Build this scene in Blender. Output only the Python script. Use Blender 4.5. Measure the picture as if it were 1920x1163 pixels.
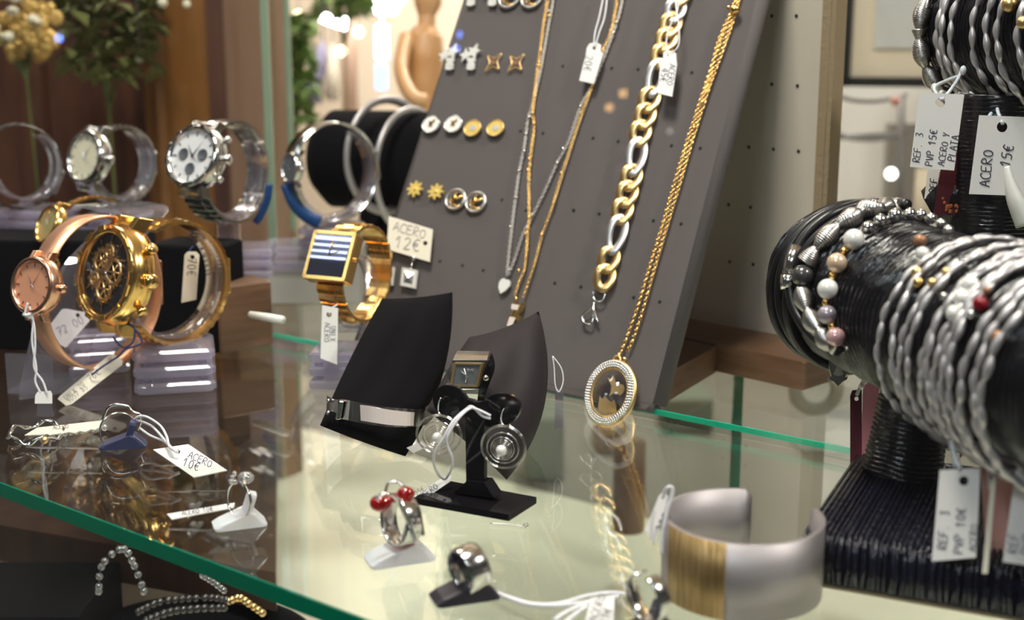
import bpy, math, random
from mathutils import Vector, Matrix
from math import sin, cos, pi, radians, sqrt
random.seed(7)
for o in list(bpy.data.objects): bpy.data.objects.remove(o)
SC = bpy.context.scene
COL = SC.collection

# ------------------------------------------------------------------ camera
FPX = 2400.0                       # focal length in pixels of the 1920 wide frame
H = 0.20                           # camera height above the glass shelf
PITCH = math.atan(497 / FPX)
CAM = Vector((0, 0, H))
cd = bpy.data.cameras.new('camera'); cam = bpy.data.objects.new('camera', cd); COL.objects.link(cam)
cam.location = CAM; cam.rotation_euler = (pi / 2 - PITCH, 0, 0)
cd.sensor_width = 36; cd.lens = 36 * FPX / 1920; cd.clip_start = 0.01; cd.clip_end = 50
cd.dof.use_dof = True; cd.dof.focus_distance = 0.63; cd.dof.aperture_fstop = 8.0
SC.camera = cam
# ------------------------------------------------------------------ view, world, lights
SC.view_settings.view_transform = 'Standard'; SC.view_settings.look = 'None'
SC.view_settings.gamma = 1; SC.view_settings.use_curve_mapping = False
SC.view_settings.exposure = 0.5
W = bpy.data.worlds.new('world'); SC.world = W; W.use_nodes = True
wn = W.node_tree.nodes; wl = W.node_tree.links
bg = wn['Background']
tc = wn.new('ShaderNodeTexCoord'); wm = wn.new('ShaderNodeMapping'); wm.inputs['Scale'].default_value = (2.2, 2.2, 3.0)
nz = wn.new('ShaderNodeTexNoise'); nz.inputs['Scale'].default_value = 1.6; nz.inputs['Detail'].default_value = 3
cr = wn.new('ShaderNodeValToRGB')
cr.color_ramp.elements[0].position = .38; cr.color_ramp.elements[0].color = (.10, .085, .08, 1)
cr.color_ramp.elements[1].position = .68; cr.color_ramp.elements[1].color = (.75, .70, .66, 1)
wl.new(tc.outputs['Generated'], wm.inputs[0]); wl.new(wm.outputs[0], nz.inputs['Vector'])
wl.new(nz.outputs[0], cr.inputs[0])
sp_ = wn.new('ShaderNodeSeparateXYZ'); wl.new(tc.outputs['Generated'], sp_.inputs[0])      # the street side is darker than the shop
mr = wn.new('ShaderNodeMapRange'); mr.inputs['From Min'].default_value = .2; mr.inputs['From Max'].default_value = .9; mr.inputs['To Min'].default_value = .14; mr.inputs['To Max'].default_value = 1.0
wl.new(sp_.outputs['Y'], mr.inputs['Value']); vm = wn.new('ShaderNodeVectorMath'); vm.operation = 'SCALE'
wl.new(cr.outputs[0], vm.inputs[0]); wl.new(mr.outputs[0], vm.inputs['Scale']); wl.new(vm.outputs[0], bg.inputs[0])
bg.inputs[1].default_value = 0.6

def area(name, loc, target, sx, sy, power, color):
    l = bpy.data.lights.new(name, 'AREA'); l.shape = 'RECTANGLE'; l.size = sx; l.size_y = sy
    l.energy = power; l.color = color
    o = bpy.data.objects.new(name, l); COL.objects.link(o); o.location = loc
    o.rotation_euler = (Vector(target) - Vector(loc)).to_track_quat('-Z', 'Y').to_euler()
    return o
area('shop_ceiling_light', (-0.15, 0.45, 1.25), (0, .7, 0), .30, .30, 13.0, (1, .93, .84))
area('window_spot_light', (0.75, 0.15, 0.95), (0.1, .65, 0), .12, .12, 5.0, (1, .94, .88))
area('shop_back_light', (0.6, 2.3, 1.5), (0.4, 2.6, 0.0), .9, .5, 80, (1, .95, .86))
area('shop_left_light', (-.8, 1.6, 1.4), (-.3, 2.2, 0.0), .5, .4, 9, (1, .9, .78))
area('street_side_light', (-.55, -.55, 1.1), (0, .6, 0), .5, .3, 5.0, (.86, .90, 1))

# ------------------------------------------------------------------ pixel <-> place
RT = Vector((1, 0, 0)); FW = Vector((0, cos(PITCH), -sin(PITCH))); UP = Vector((0, sin(PITCH), cos(PITCH)))
def ray(x, y): return RT * ((x - 960) / FPX) + FW - UP * ((y - 581.5) / FPX)
def V(x, y, d): return CAM + ray(x, y) * d
def G(x, y, z=0.0):
    r = ray(x, y); return CAM + r * ((z - H) / r.z)
def proj(p):
    q = p - CAM; d = q.dot(FW); return (960 + FPX * q.dot(RT) / d, 581.5 - FPX * q.dot(UP) / d, d)
def PL(x, y, plane, off=0.0):
    pt, nr = plane; r = ray(x, y); q = pt + nr * off
    return CAM + r * ((q - CAM).dot(nr) / r.dot(nr))
def dep(p): return (p - CAM).dot(FW)
EX = Vector((.789, -.614, 0)).normalized()     # along the shelf, towards the right and the camera
NX = Vector((.614, .789, 0)).normalized()      # into the shop
Z = Vector((0, 0, 1))
TABLE = (Vector((0, 0, 0.0006)), Z)

# ------------------------------------------------------------------ materials
MT = {}
def mat(name, col, rough=.5, metal=0., **k):
    m = bpy.data.materials.new(name); m.use_nodes = True; nt = m.node_tree; b = nt.nodes['Principled BSDF']
    b.inputs['Base Color'].default_value = (*col, 1); b.inputs['Roughness'].default_value = rough; b.inputs['Metallic'].default_value = metal
    for key, v in k.items():
        if key in ('noise', 'wave', 'scale', 'mapping', 'colvar', 'weave', 'bump', 'uv'): continue
        b.inputs[key.replace('_', ' ')].default_value = v
    N = nt.nodes; L = nt.links
    if 'bump' in k:
        t = N.new('ShaderNodeTexCoord'); mp = N.new('ShaderNodeMapping'); mp.inputs['Scale'].default_value = k.get('mapping', (1, 1, 1))
        L.new(t.outputs['UV' if k.get('uv') else 'Object'], mp.inputs[0])
        bp = N.new('ShaderNodeBump'); bp.inputs['Strength'].default_value = k['bump'][0]; bp.inputs['Distance'].default_value = k['bump'][1]
        if k.get('wave'):
            w = N.new('ShaderNodeTexWave'); w.inputs['Scale'].default_value = k['scale']; w.inputs['Distortion'].default_value = k['wave']
            w.inputs['Detail'].default_value = 2
        elif k.get('weave'):
            w = N.new('ShaderNodeTexChecker'); w.inputs['Scale'].default_value = k['scale']
        else:
            w = N.new('ShaderNodeTexNoise'); w.inputs['Scale'].default_value = k['scale']; w.inputs['Detail'].default_value = 4
        L.new(mp.outputs[0], w.inputs['Vector']); L.new(w.outputs['Fac' if 'Fac' in w.outputs else 0], bp.inputs['Height']); L.new(bp.outputs[0], b.inputs['Normal'])
        if 'colvar' in k:
            r = N.new('ShaderNodeValToRGB'); r.color_ramp.elements[0].position = .3; r.color_ramp.elements[1].position = .7
            r.color_ramp.elements[0].color = (*col, 1); r.color_ramp.elements[1].color = (*k['colvar'], 1)
            L.new(w.outputs['Fac' if 'Fac' in w.outputs else 0], r.inputs[0]); L.new(r.outputs[0], b.inputs['Base Color'])
    MT[name] = m; return m
def glassy(name, tint, refl=1.0, body=None, bodyfac=0., ior=1.5, rough=0.0):
    m = bpy.data.materials.new(name); m.use_nodes = True; nt = m.node_tree; N = nt.nodes; L = nt.links
    for n in list(N): N.remove(n)
    out = N.new('ShaderNodeOutputMaterial'); tr = N.new('ShaderNodeBsdfTransparent'); tr.inputs[0].default_value = (*tint, 1)
    gl = N.new('ShaderNodeBsdfGlossy'); gl.inputs['Roughness'].default_value = rough; gl.inputs[0].default_value = (refl, refl, refl, 1)
    # Schlick reflectance from the unsigned angle (both faces of the sheet alike)
    ge = N.new('ShaderNodeNewGeometry'); vd = N.new('ShaderNodeVectorMath'); vd.operation = 'DOT_PRODUCT'
    L.new(ge.outputs['Incoming'], vd.inputs[0]); L.new(ge.outputs['Normal'], vd.inputs[1])
    def mth(op, a, b):
        n = N.new('ShaderNodeMath'); n.operation = op
        for i, q in enumerate((a, b)):
            if q is None: continue
            if isinstance(q, (int, float)): n.inputs[i].default_value = q
            else: L.new(q, n.inputs[i])
        return n.outputs[0]
    f0 = ((ior - 1) / (ior + 1)) ** 2
    ab = mth('ABSOLUTE', vd.outputs['Value'], None); om = mth('SUBTRACT', 1.0, ab); p5 = mth('POWER', om, 5.0)
    fv = mth('ADD', mth('MULTIPLY', p5, 1 - f0), f0)
    src = tr
    if body:
        df = N.new('ShaderNodeBsdfDiffuse'); df.inputs[0].default_value = (*body, 1)
        tl = N.new('ShaderNodeBsdfTranslucent'); tl.inputs[0].default_value = (*body, 1)
        ad = N.new('ShaderNodeMixShader'); ad.inputs[0].default_value = .5; L.new(df.outputs[0], ad.inputs[1]); L.new(tl.outputs[0], ad.inputs[2])
        mb = N.new('ShaderNodeMixShader'); mb.inputs[0].default_value = bodyfac
        L.new(tr.outputs[0], mb.inputs[1]); L.new(ad.outputs[0], mb.inputs[2]); src = mb
    mx = N.new('ShaderNodeMixShader'); L.new(fv, mx.inputs[0]); L.new(src.outputs[0], mx.inputs[1]); L.new(gl.outputs[0], mx.inputs[2])
    L.new(mx.outputs[0], out.inputs[0]); MT[name] = m; return m
def glow(name, col, s):
    m = bpy.data.materials.new(name); m.use_nodes = True; b = m.node_tree.nodes['Principled BSDF']
    b.inputs['Base Color'].default_value = (*col, 1); b.inputs['Emission Color'].default_value = (*col, 1); b.inputs['Emission Strength'].default_value = s
    MT[name] = m
mat('gold', (1, .64, .22), .2, 1); mat('gold_soft', (.95, .66, .3), .34, 1); mat('gold_flat', (.90, .64, .18), .4, .3); mat('silver_stud', (.80, .78, .74), .4, .25); mat('steel', (.78, .76, .74), .16, 1)
mat('steel_dark', (.5, .47, .46), .22, 1); mat('steel_matte', (.74, .71, .7), .36, 1); mat('rose', (.95, .55, .38), .25, 1)
mat('rose_mesh', (.85, .47, .3), .42, .85, bump=(.6, .0006), scale=900, weave=1)
mat('orange_dial', (.95, .45, .26), .35); mat('champagne', (.92, .86, .62), .45, .0); mat('white_dial', (.86, .85, .83), .4)
mat('black_dial', (.03, .03, .035), .15); mat('grey_dial', (.12, .13, .14), .25); mat('gold_dial', (.75, .6, .25), .35, .5)
mat('blue_dial', (.25, .27, .42), .06, .9)
mat('bead_matte', (.62, .59, .58), .5, .3)
mat('silver_cord', (.60, .57, .58), .36, .6)
mat('silver_spring', (.62, .59, .57), .30, 1)
mat('cuff_satin', (.44, .40, .405), .5, .7, bump=(.15, .0002), scale=1500)
mat('cuff_gold', (.26, .16, .055), .42, .8, bump=(.9, .0006), scale=60, mapping=(14, 14, .8), colvar=(.52, .36, .17))
mat('paper', (.82, .79, .77), .8); mat('cream_paper', (.80, .74, .62), .8); mat('ink', (.03, .025, .05), .6); mat('pencil', (.25, .24, .26), .7)
mat('string', (.82, .80, .84), .8, bump=(.8, .0004), scale=900); mat('navy_string', (.05, .06, .16), .8)
mat('maroon', (.10, .012, .02), .3); mat('maroon_print', (.6, .16, .05), .4); mat('pink_card', (.5, .2, .24), .5)
mat('velvet', (.004, .0035, .005), .95, Specular_IOR_Level=.12,  bump=(.4, .0006), scale=700)
mat('satin_plum', (.022, .016, .019), .7, Specular_IOR_Level=.3, bump=(.3, .0006), scale=300)
mat('gloss_black', (.008, .007, .009), .07)
mat('raffia', (.006, .0055, .008), .17, Specular_IOR_Level=.5, bump=(.8, .0006), scale=5, mapping=(170, 9, 1), uv=True)
mat('raffia_post', (.006, .0055, .008), .2, Specular_IOR_Level=.5, bump=(.8, .0006), scale=5, mapping=(170, 5, 1), uv=True)
mat('raffia_base', (.007, .007, .018), .22, bump=(1.0, .003), scale=70, mapping=(3.2, 3.2, .35))
mat('leather', (.006, .0055, .007), .34)
mat('fabric_grey', (.098, .083, .083), .85, bump=(.7, .0005), scale=620, weave=1)
mat('fabric_cream', (.56, .49, .40), .85, bump=(.4, .0006), scale=480, weave=1)
mat('cream_hem', (.30, .22, .13), .8, bump=(.5, .001), scale=300)
mat('hole', (.01, .01, .01), .9)
mat('wood', (.10, .048, .024), .45, bump=(.15, .001), scale=8, mapping=(3, 3, 26), colvar=(.17, .088, .045))
mat('wood_dark', (.055, .022, .016), .4, bump=(.15, .001), scale=6, mapping=(9, 9, 1), colvar=(.12, .05, .028))
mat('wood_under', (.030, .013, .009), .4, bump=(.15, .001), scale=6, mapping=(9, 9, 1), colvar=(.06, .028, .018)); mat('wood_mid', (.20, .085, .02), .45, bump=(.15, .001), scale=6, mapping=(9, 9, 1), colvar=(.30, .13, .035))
mat('wood_light', (.27, .155, .095), .5, bump=(.15, .001), scale=6, mapping=(9, 9, 1), colvar=(.34, .21, .14))
mat('carved_wood', (.50, .24, .08), .4, bump=(.3, .004), scale=14, colvar=(.62, .36, .18))
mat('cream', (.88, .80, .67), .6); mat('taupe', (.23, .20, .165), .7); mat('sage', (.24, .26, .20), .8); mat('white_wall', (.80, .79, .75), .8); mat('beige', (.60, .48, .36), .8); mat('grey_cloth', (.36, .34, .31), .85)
mat('frame_black', (.01, .01, .012), .3); mat('mat_board', (.66, .58, .44), .8); mat('print_paper', (.60, .60, .56), .8, bump=(.05, .001), scale=9, colvar=(.42, .43, .43))
mat('frosted', (.80, .78, .82), .28, Subsurface_Weight=.3, Transmission_Weight=.15)
mat('navy_plastic', (.035, .04, .10), .3); mat('black_plastic', (.022, .017, .03), .32)
mat('red_gem', (.62, .008, .006), .04, Transmission_Weight=.6, Coat_Weight=1.0); mat('dark_red_gem', (.25, .0, .01), .1)
mat('pearl', (.86, .84, .80), .18, .1, Coat_Weight=.8); mat('pearl_pink', (.70, .42, .42), .2, .3, Coat_Weight=.8)
mat('pearl_gold', (.80, .58, .40), .2, .3, Coat_Weight=.8); mat('pearl_lilac', (.40, .35, .40), .2, .4, Coat_Weight=.8); mat('pearl_dark', (.075, .07, .07), .25, .4, Coat_Weight=.8)
mat('brown_bead', (.35, .17, .09), .35, .3); mat('enamel', (.74, .64, .60), .2, Coat_Weight=.5)
mat('blue_ribbon', (.006, .045, .16), .35, .2); mat('white_plastic', (.84, .83, .78), .35)
mat('leaf', (.16, .26, .06), .6); mat('leaf_dark', (.12, .13, .035), .6); mat('gold_flower', (.62, .40, .12), .35, .4); mat('pale_flower', (.72, .66, .50), .5)
mat('lavender', (.36, .33, .52), .8); mat('iron', (.22, .21, .21), .5, .3); mat('salmon', (.70, .36, .30), .6)
mat('crystal', (.97, .97, 1), .0, .0, Transmission_Weight=.85, IOR=2.1)
glassy('acrylic', (.93, .92, .95), 1.0, (.72, .70, .80), .10); glassy('acrylic_base', (.90, .88, .94), 1.0, (.60, .56, .68), .42)
glassy('shelf_glass', (.95, .985, .965), 1.0, ior=1.50)
glassy('pane_glass', (.96, .98, .97), 1.0, ior=1.33)
glassy('watch_glass', (.95, .95, .97), 1.0, ior=1.45)
glassy('glass_edge', (.05, .45, .30), .9, (.0, .34, .22), .75); glassy('glass_edge_lit', (.1, .8, .6), .9, (.02, .85, .62), .9); glassy('glass_edge_pale', (.5, .68, .58), .8, (.42, .52, .42), .6)  # the rear edge copy carries the look of lit glass in its colour
glow('glow_white', (1, .97, .9), 4); glow('lamp_warm', (1, .8, .5), 5); glow('lamp_blue', (.12, .25, 1), 28); glow('tube_white', (.95, .97, 1), 20); glow('strip_tube', (.92, .95, 1), 9); glow('screen_blue', (.25, .45, 1), 2.2)
glow('lamp_orange', (1, .55, .2), 14)

# ------------------------------------------------------------------ mesh maker (all points are world metres)
class M:
    def __init__(s): s.v = []; s.f = []; s.sm = []; s.uv = []
    def add(s, vs, fs, smooth=True, uv=None):
        b = len(s.v); s.v += [Vector(q) for q in vs]; s.f += [tuple(b + i for i in f) for f in fs]; s.sm += [smooth] * len(fs)
        s.uv += uv if uv else [(0, 0)] * len(vs); return s
    def tube(s, path, r, seg=8, closed=False, flat=1.0, twist=0.0, up0=None, caps=True, phase=0.):
        n = len(path); path = [Vector(q) for q in path]; vs = []; uv = []; fs = []
        T = []
        for i in range(n):
            a = path[(i - 1) % n] if (closed or i > 0) else path[i]; b = path[(i + 1) % n] if (closed or i < n - 1) else path[i]
            t = b - a; T.append(t.normalized() if t.length > 1e-12 else Vector((0, 0, 1)))
        u = up0 if up0 is not None else (Z if abs(T[0].z) < .9 else Vector((1, 0, 0)))
        L = 0
        for i in range(n):
            if i: L += (path[i] - path[i - 1]).length
            if up0 is not None and up0.cross(T[i]).length > .2 and twist == 0: u = up0
            u = (u - T[i] * u.dot(T[i])).normalized(); w = T[i].cross(u)
            rr = r[i] if isinstance(r, (list, tuple)) else r
            tw = phase + twist * i / n
            cu = u * cos(tw) + w * sin(tw); cw = -u * sin(tw) + w * cos(tw)
            for k in range(seg):
                a = 2 * pi * k / seg
                vs.append(path[i] + cu * (cos(a) * rr * flat) + cw * (sin(a) * rr)); uv.append((L, k / seg))
        m = n if closed else n - 1
        for i in range(m):
            j = (i + 1) % n
            for k in range(seg):
                l = (k + 1) % seg; fs.append((i * seg + k, i * seg + l, j * seg + l, j * seg + k))
        if not closed and caps: fs.append(tuple(range(seg))[::-1]); fs.append(tuple((n - 1) * seg + k for k in range(seg)))
        return s.add(vs, fs, True, uv)
    def ball(s, c, r, seg=12, sc=None, fr=None):
        c = Vector(c); rg = seg // 2; vs = []; fs = []
        fr = fr or (Vector((1, 0, 0)), Vector((0, 1, 0)), Z); sc = sc or (1, 1, 1)
        for i in range(rg + 1):
            th = pi * i / rg
            for k in range(seg):
                a = 2 * pi * k / seg
                vs.append(c + (fr[0] * (sin(th) * cos(a) * sc[0]) + fr[1] * (sin(th) * sin(a) * sc[1]) + fr[2] * (cos(th) * sc[2])) * r)
        for i in range(rg):
            for k in range(seg):
                l = (k + 1) % seg; fs.append((i * seg + k, (i + 1) * seg + k, (i + 1) * seg + l, i * seg + l))
        return s.add(vs, fs)
    def prism(s, poly, dvec, smooth=False, hole=None):
        n = len(poly); vs = list(poly) + [p + dvec for p in poly]; fs = []
        if hole:                                   # ring of the same count inside
            m = len(hole); vs = list(poly) + list(hole) + [p + dvec for p in poly] + [p + dvec for p in hole]
            for i in range(n):
                j = (i + 1) % n
                fs += [(i, j, n + j, n + i), (2 * n + i, 3 * n + i, 3 * n + j, 2 * n + j), (i, 2 * n + i, 2 * n + j, j), (n + i, n + j, 3 * n + j, 3 * n + i)]
            return s.add(vs, fs, smooth)
        fs.append(tuple(range(n))); fs.append(tuple(range(2 * n - 1, n - 1, -1)))
        for i in range(n):
            j = (i + 1) % n; fs.append((i, n + i, n + j, j))
        return s.add(vs, fs, smooth)
    def box(s, c, sx, sy, sz, fr=None, bev=0.0):
        fr = fr or (Vector((1, 0, 0)), Vector((0, 1, 0)), Z); c = Vector(c); x, y, z = fr
        if bev <= 0:
            q = [c + x * (a * sx / 2) + y * (b * sy / 2) - z * (sz / 2) for a, b in ((-1, -1), (1, -1), (1, 1), (-1, 1))]
            return s.prism(q, z * sz)
        ring = []
        for qx, qy, a0 in ((1, 1, 0), (-1, 1, 90), (-1, -1, 180), (1, -1, 270)):
            for k in range(4):
                a = radians(a0 + k * 30); ring.append((qx * (sx / 2 - bev) + cos(a) * bev, qy * (sy / 2 - bev) + sin(a) * bev))
        e = min(bev * .5, sz * .3); vs = []; fs = []
        for zz, k in ((-sz / 2, 1), (-sz / 2 + e, 0), (sz / 2 - e, 0), (sz / 2, 1)):
            for (px_, py_) in ring:
                f = 1 - k * e / max(abs(px_), abs(py_), 1e-9) * 1.0
                vs.append(c + x * (px_ * f) + y * (py_ * f) + z * zz)
        n = len(ring)
        for i in range(3):
            for k in range(n): l = (k + 1) % n; fs.append((i * n + k, i * n + l, (i + 1) * n + l, (i + 1) * n + k))
        fs.append(tuple(range(n))[::-1]); fs.append(tuple(3 * n + k for k in range(n)))
        return s.add(vs, fs, False)
    def lathe(s, c, prof, fr, seg=32, a0=0, a1=2 * pi, smooth=True):
        x, y, z = fr; c = Vector(c); full = abs(a1 - a0 - 2 * pi) < 1e-6; m = seg if full else seg + 1; vs = []; fs = []; uv = []
        for k in range(m):
            a = a0 + (a1 - a0) * k / seg; d = x * cos(a) + y * sin(a)
            for (r, h) in prof: vs.append(c + d * r + z * h); uv.append((h + r, k / seg))
        n = len(prof)
        for k in range(seg):
            l = (k + 1) % m
            for i in range(n - 1): fs.append((k * n + i, l * n + i, l * n + i + 1, k * n + i + 1))
        return s.add(vs, fs, smooth, uv)
    def grid(s, fn, nu, nv, wrapu=False, smooth=True):
        vs = []; fs = []
        for i in range(nu):
            for j in range(nv): vs.append(fn(i / (nu if wrapu else nu - 1), j / (nv - 1)))
        for i in range(nu if wrapu else nu - 1):
            k = (i + 1) % nu
            for j in range(nv - 1): fs.append((i * nv + j, k * nv + j, k * nv + j + 1, i * nv + j + 1))
        return s.add(vs, fs, smooth)
    def go(s, name, m, parent=None, loc=None, label=None, kind=None):
        me = bpy.data.meshes.new(name); o = bpy.data.objects.new(name, me); COL.objects.link(o)
        if parent is not None: org = wloc(parent)
        else:
            org = Vector(loc) if loc is not None else Vector((sum(q.x for q in s.v) / len(s.v), sum(q.y for q in s.v) / len(s.v), min(q.z for q in s.v)))
        me.from_pydata([tuple(q - org) for q in s.v], [], s.f)
        for p, sm in zip(me.polygons, s.sm): p.use_smooth = sm
        ul = me.uv_layers.new(name='UVMap')
        for lp in me.loops: ul.data[lp.index].uv = s.uv[lp.vertex_index]
        me.materials.append(MT[m]); o['_org'] = list(org)
        if parent is not None: o.parent = parent
        else: o.location = org
        if label: o['label'] = label
        if kind: o['kind'] = kind
        return o
def wound(q, path, rad, fr=None, pitch=.0021, amp=.00045, seg=56, seed=1):
    """surface wound with raffia: path = list of centres (dense), rad(i) radius; fr = (x, y) cross frame"""
    rnd = random.Random(seed); ph = [rnd.uniform(0, 6) for _ in range(6)]; vs = []; fs = []; uv = []; L = 0
    for i, c in enumerate(path):
        if i: L += (c - path[i - 1]).length
        t = (path[min(i + 1, len(path) - 1)] - path[max(i - 1, 0)]).normalized(); x = (fr - t * fr.dot(t)).normalized(); y = t.cross(x)
        for k in range(seg):
            a = 2 * pi * k / seg; w_ = L / pitch * 2 * pi + 1.3 * sin(2 * a + ph[0] + 30 * L) + .9 * sin(5 * a + ph[1] - 90 * L) + .5 * sin(11 * a + ph[2] + 200 * L)
            rr = rad(i) + amp * (abs(sin(w_ / 2)) * 2 - 1) * (.7 + .3 * sin(7 * a + ph[3] + 300 * L))
            vs.append(c + (x * cos(a) + y * sin(a)) * rr); uv.append((L, k / seg))
    n = len(path)
    for i in range(n - 1):
        for k in range(seg): l = (k + 1) % seg; fs.append((i * seg + k, i * seg + l, (i + 1) * seg + l, (i + 1) * seg + k))
    fs.append(tuple(range(seg))[::-1]); fs.append(tuple((n - 1) * seg + k for k in range(seg))); q.add(vs, fs, True, uv)
def wloc(o): return Vector(o['_org'])
def thing(name, label, cat, loc, group=None):
    o = bpy.data.objects.new(name, None); COL.objects.link(o); o.location = loc; o['_org'] = list(loc)
    o.empty_display_size = .01; o['label'] = label; o['category'] = cat
    if group: o['group'] = group
    return o
def tag_(o, label, cat, group=None):
    o['label'] = label; o['category'] = cat
    if group: o['group'] = group
    return o
def struct(o): o['kind'] = 'structure'; return o
def spline(pts, n=8, closed=False):
    pts = [Vector(q) for q in pts]; m = len(pts); out = []
    rng = range(m if closed else m - 1)
    for i in rng:
        if closed: a, b, c, d = pts[(i - 1) % m], pts[i], pts[(i + 1) % m], pts[(i + 2) % m]
        else: a, b, c, d = pts[max(i - 1, 0)], pts[i], pts[i + 1], pts[min(i + 2, m - 1)]
        for k in range(n):
            t = k / n
            out.append(.5 * ((2 * b) + (c - a) * t + (2 * a - 5 * b + 4 * c - d) * t * t + (3 * b - a - 3 * c + d) * t ** 3))
    if not closed: out.append(pts[-1])
    return out
def resample(path, step):
    out = [path[0]]; acc = 0; last = path[0]
    for q in path[1:]:
        while (q - last).length >= step:
            last = last + (q - last).normalized() * step; out.append(last)
    return out

# ------------------------------------------------------------------ handwriting as pen strokes
def oval(cx, cy, rx, ry, n=12): return [(cx + rx * cos(2 * pi * k / n), cy + ry * sin(2 * pi * k / n)) for k in range(n + 1)]
GL = {'A': [[(0, 0), (.28, 1), (.58, 0)], [(.08, .38), (.5, .4)]], 'C': [[(.55, .85), (.35, 1), (.08, .8), (0, .45), (.12, .1), (.35, 0), (.6, .1)]],
 'E': [[(.5, 1), (.05, .95), (0, .5), (.05, .02), (.55, .05)], [(0, .52), (.42, .55)]], 'R': [[(0, 0), (.05, 1), (.45, .92), (.45, .62), (.05, .5), (.55, 0)]],
 'O': [oval(.3, .45, .28, .45)], '0': [oval(.25, .5, .23, .5)], '1': [[(0, .65), (.25, 1), (.22, 0)]], '2': [[(0, .8), (.2, 1), (.45, .8), (.3, .4), (0, 0), (.5, .05)]],
 '3': [[(0, .95), (.35, 1), (.4, .75), (.15, .55), (.42, .35), (.35, .05), (0, 0)]], '5': [[(.5, 1), (.1, .98), (.05, .55), (.35, .6), (.45, .3), (.3, 0), (0, .05)]],
 '4': [[(.35, 0), (.38, 1), (0, .35), (.5, .38)]], '6': [[(.4, 1), (.08, .6), (.05, .15), (.3, 0), (.45, .25), (.3, .5), (.06, .35)]], '7': [[(0, .95), (.5, 1), (.15, 0)], [(.1, .5), (.42, .5)]],
 '8': [oval(.24, .25, .22, .25), oval(.24, .74, .18, .24)], '9': [[(.4, .7), (.2, .5), (.02, .72), (.2, 1), (.42, .8), (.3, 0)]],
 '€': [[(.55, .9), (.3, 1), (.08, .7), (.08, .3), (.3, 0), (.55, .1)], [(-.05, .6), (.42, .6)], [(-.05, .42), (.4, .42)]],
 'F': [[(.5, 1), (.02, .96), (0, 0)], [(0, .52), (.4, .55)]], 'P': [[(0, 0), (.03, 1), (.45, .92), (.45, .6), (.03, .48)]], 'V': [[(0, 1), (.25, 0), (.5, 1)]],
 'Y': [[(0, 1), (.25, .5), (.5, 1)], [(.25, .5), (.15, 0)]], 'L': [[(.05, 1), (0, 0), (.5, .03)]], 'T': [[(0, 1), (.55, 1)], [(.28, 1), (.26, 0)]], '.': [[(.08, 0), (.14, .08)]],
 'D': [[(0, 0), (0, 1), (.4, .8), (.48, .4), (.3, .05), (0, 0)]], 'S': [[(.45, .9), (.2, 1), (.02, .75), (.4, .35), (.35, .05), (0, .05)]], 'N': [[(0, 0), (0, 1), (.45, 0), (.45, 1)]], 'X': [[(0, 0), (.5, 1)], [(0, 1), (.5, 0)]], 'B': [[(0, 0), (0, 1), (.4, .85), (.05, .55), (.45, .3), (0, 0)]],
 'U': [[(0, 1), (.05, .1), (.4, .1), (.45, 1)]], 'I': [[(.1, 1), (.1, 0)]], 'G': [[(.5, .85), (.2, 1), (0, .5), (.2, 0), (.5, .15), (.5, .45), (.3, .45)]], 'M': [[(0, 0), (.08, 1), (.28, .4), (.5, 1), (.58, 0)]], '-': [[(0, .5), (.35, .5)]], ' ': []}
def write(m, text, x, y, size, ang, plane, w=.05, adv=.74):
    a = radians(ang); bx, by = cos(a), sin(a); ux, uy = sin(a), -cos(a)
    for i, ch in enumerate(text):
        for st in GL.get(ch, []):
            pts = []
            for (gx, gy) in st:
                q = ((gx + i * adv) * size, gy * size)
                pts.append(PL(x + bx * q[0] + ux * q[1], y + by * q[0] + uy * q[1], plane, .0001))
            r = size * w * dep(pts[0]) / FPX
            m.tube(spline(pts, 3) if len(pts) > 2 else pts, r, 5)
def tag(name, label, poly, plane, mt='paper', texts=(), ink='ink', th=.0006, hole=None, string=None, smat='string', sr=.0005, group=None, cat='price tag'):
    """card traced on its own plane; poly in photo pixels; texts = (string,x,y,size,angle)"""
    m = M(); P = [PL(x, y, plane) for x, y in poly]
    if hole:                                    # a real punched hole: ring of faces between the hole and the outline
        hx, hy, hr = hole; angs = sorted(set([2 * pi * k / 20 for k in range(20)] + [math.atan2(y - hy, x - hx) % (2 * pi) for x, y in poly])); out = []
        for a in angs:
            dx, dy = cos(a), sin(a); best = hr * 1.3
            for i in range(len(poly)):
                x0, y0 = poly[i]; x1, y1 = poly[(i + 1) % len(poly)]; ex, ey = x1 - x0, y1 - y0; den = dx * ey - dy * ex
                if abs(den) < 1e-9: continue
                t_ = ((x0 - hx) * ey - (y0 - hy) * ex) / den; u_ = ((x0 - hx) * dy - (y0 - hy) * dx) / den
                if t_ > 0 and -1e-6 <= u_ <= 1 + 1e-6: best = max(best, t_)
            out.append((hx + dx * best, hy + dy * best))
        m.prism([PL(x, y, plane) for x, y in out], -plane[1] * th, hole=[PL(hx + hr * cos(a), hy + hr * sin(a), plane) for a in angs])
    else: m.prism(P, -plane[1] * th)
    c = sum(P, Vector()) / len(P); r = thing(name, label, cat, min(P, key=lambda q: q.z), group)
    card_ = m.go('card', mt, r)
    if texts:
        t = M()
        for tx in texts: write(t, *tx, plane)
        t.go('lettering', ink, card_)
    if string:
        s = M()
        for path in string: s.tube(spline(path, 8), sr, 6)
        s.go('string', smat, r)
    return r
def facing(x, y, d, yaw=0, pit=0):
    """plane through V(x,y,d) whose normal looks back at the camera, turned by yaw/pitch degrees"""
    nr = -ray(x, y).normalized(); nr.rotate(Matrix.Rotation(radians(yaw), 3, 'Z')); ax = nr.cross(Z).normalized()
    nr.rotate(Matrix.Rotation(radians(pit), 3, ax)); return (V(x, y, d), nr)

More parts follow.
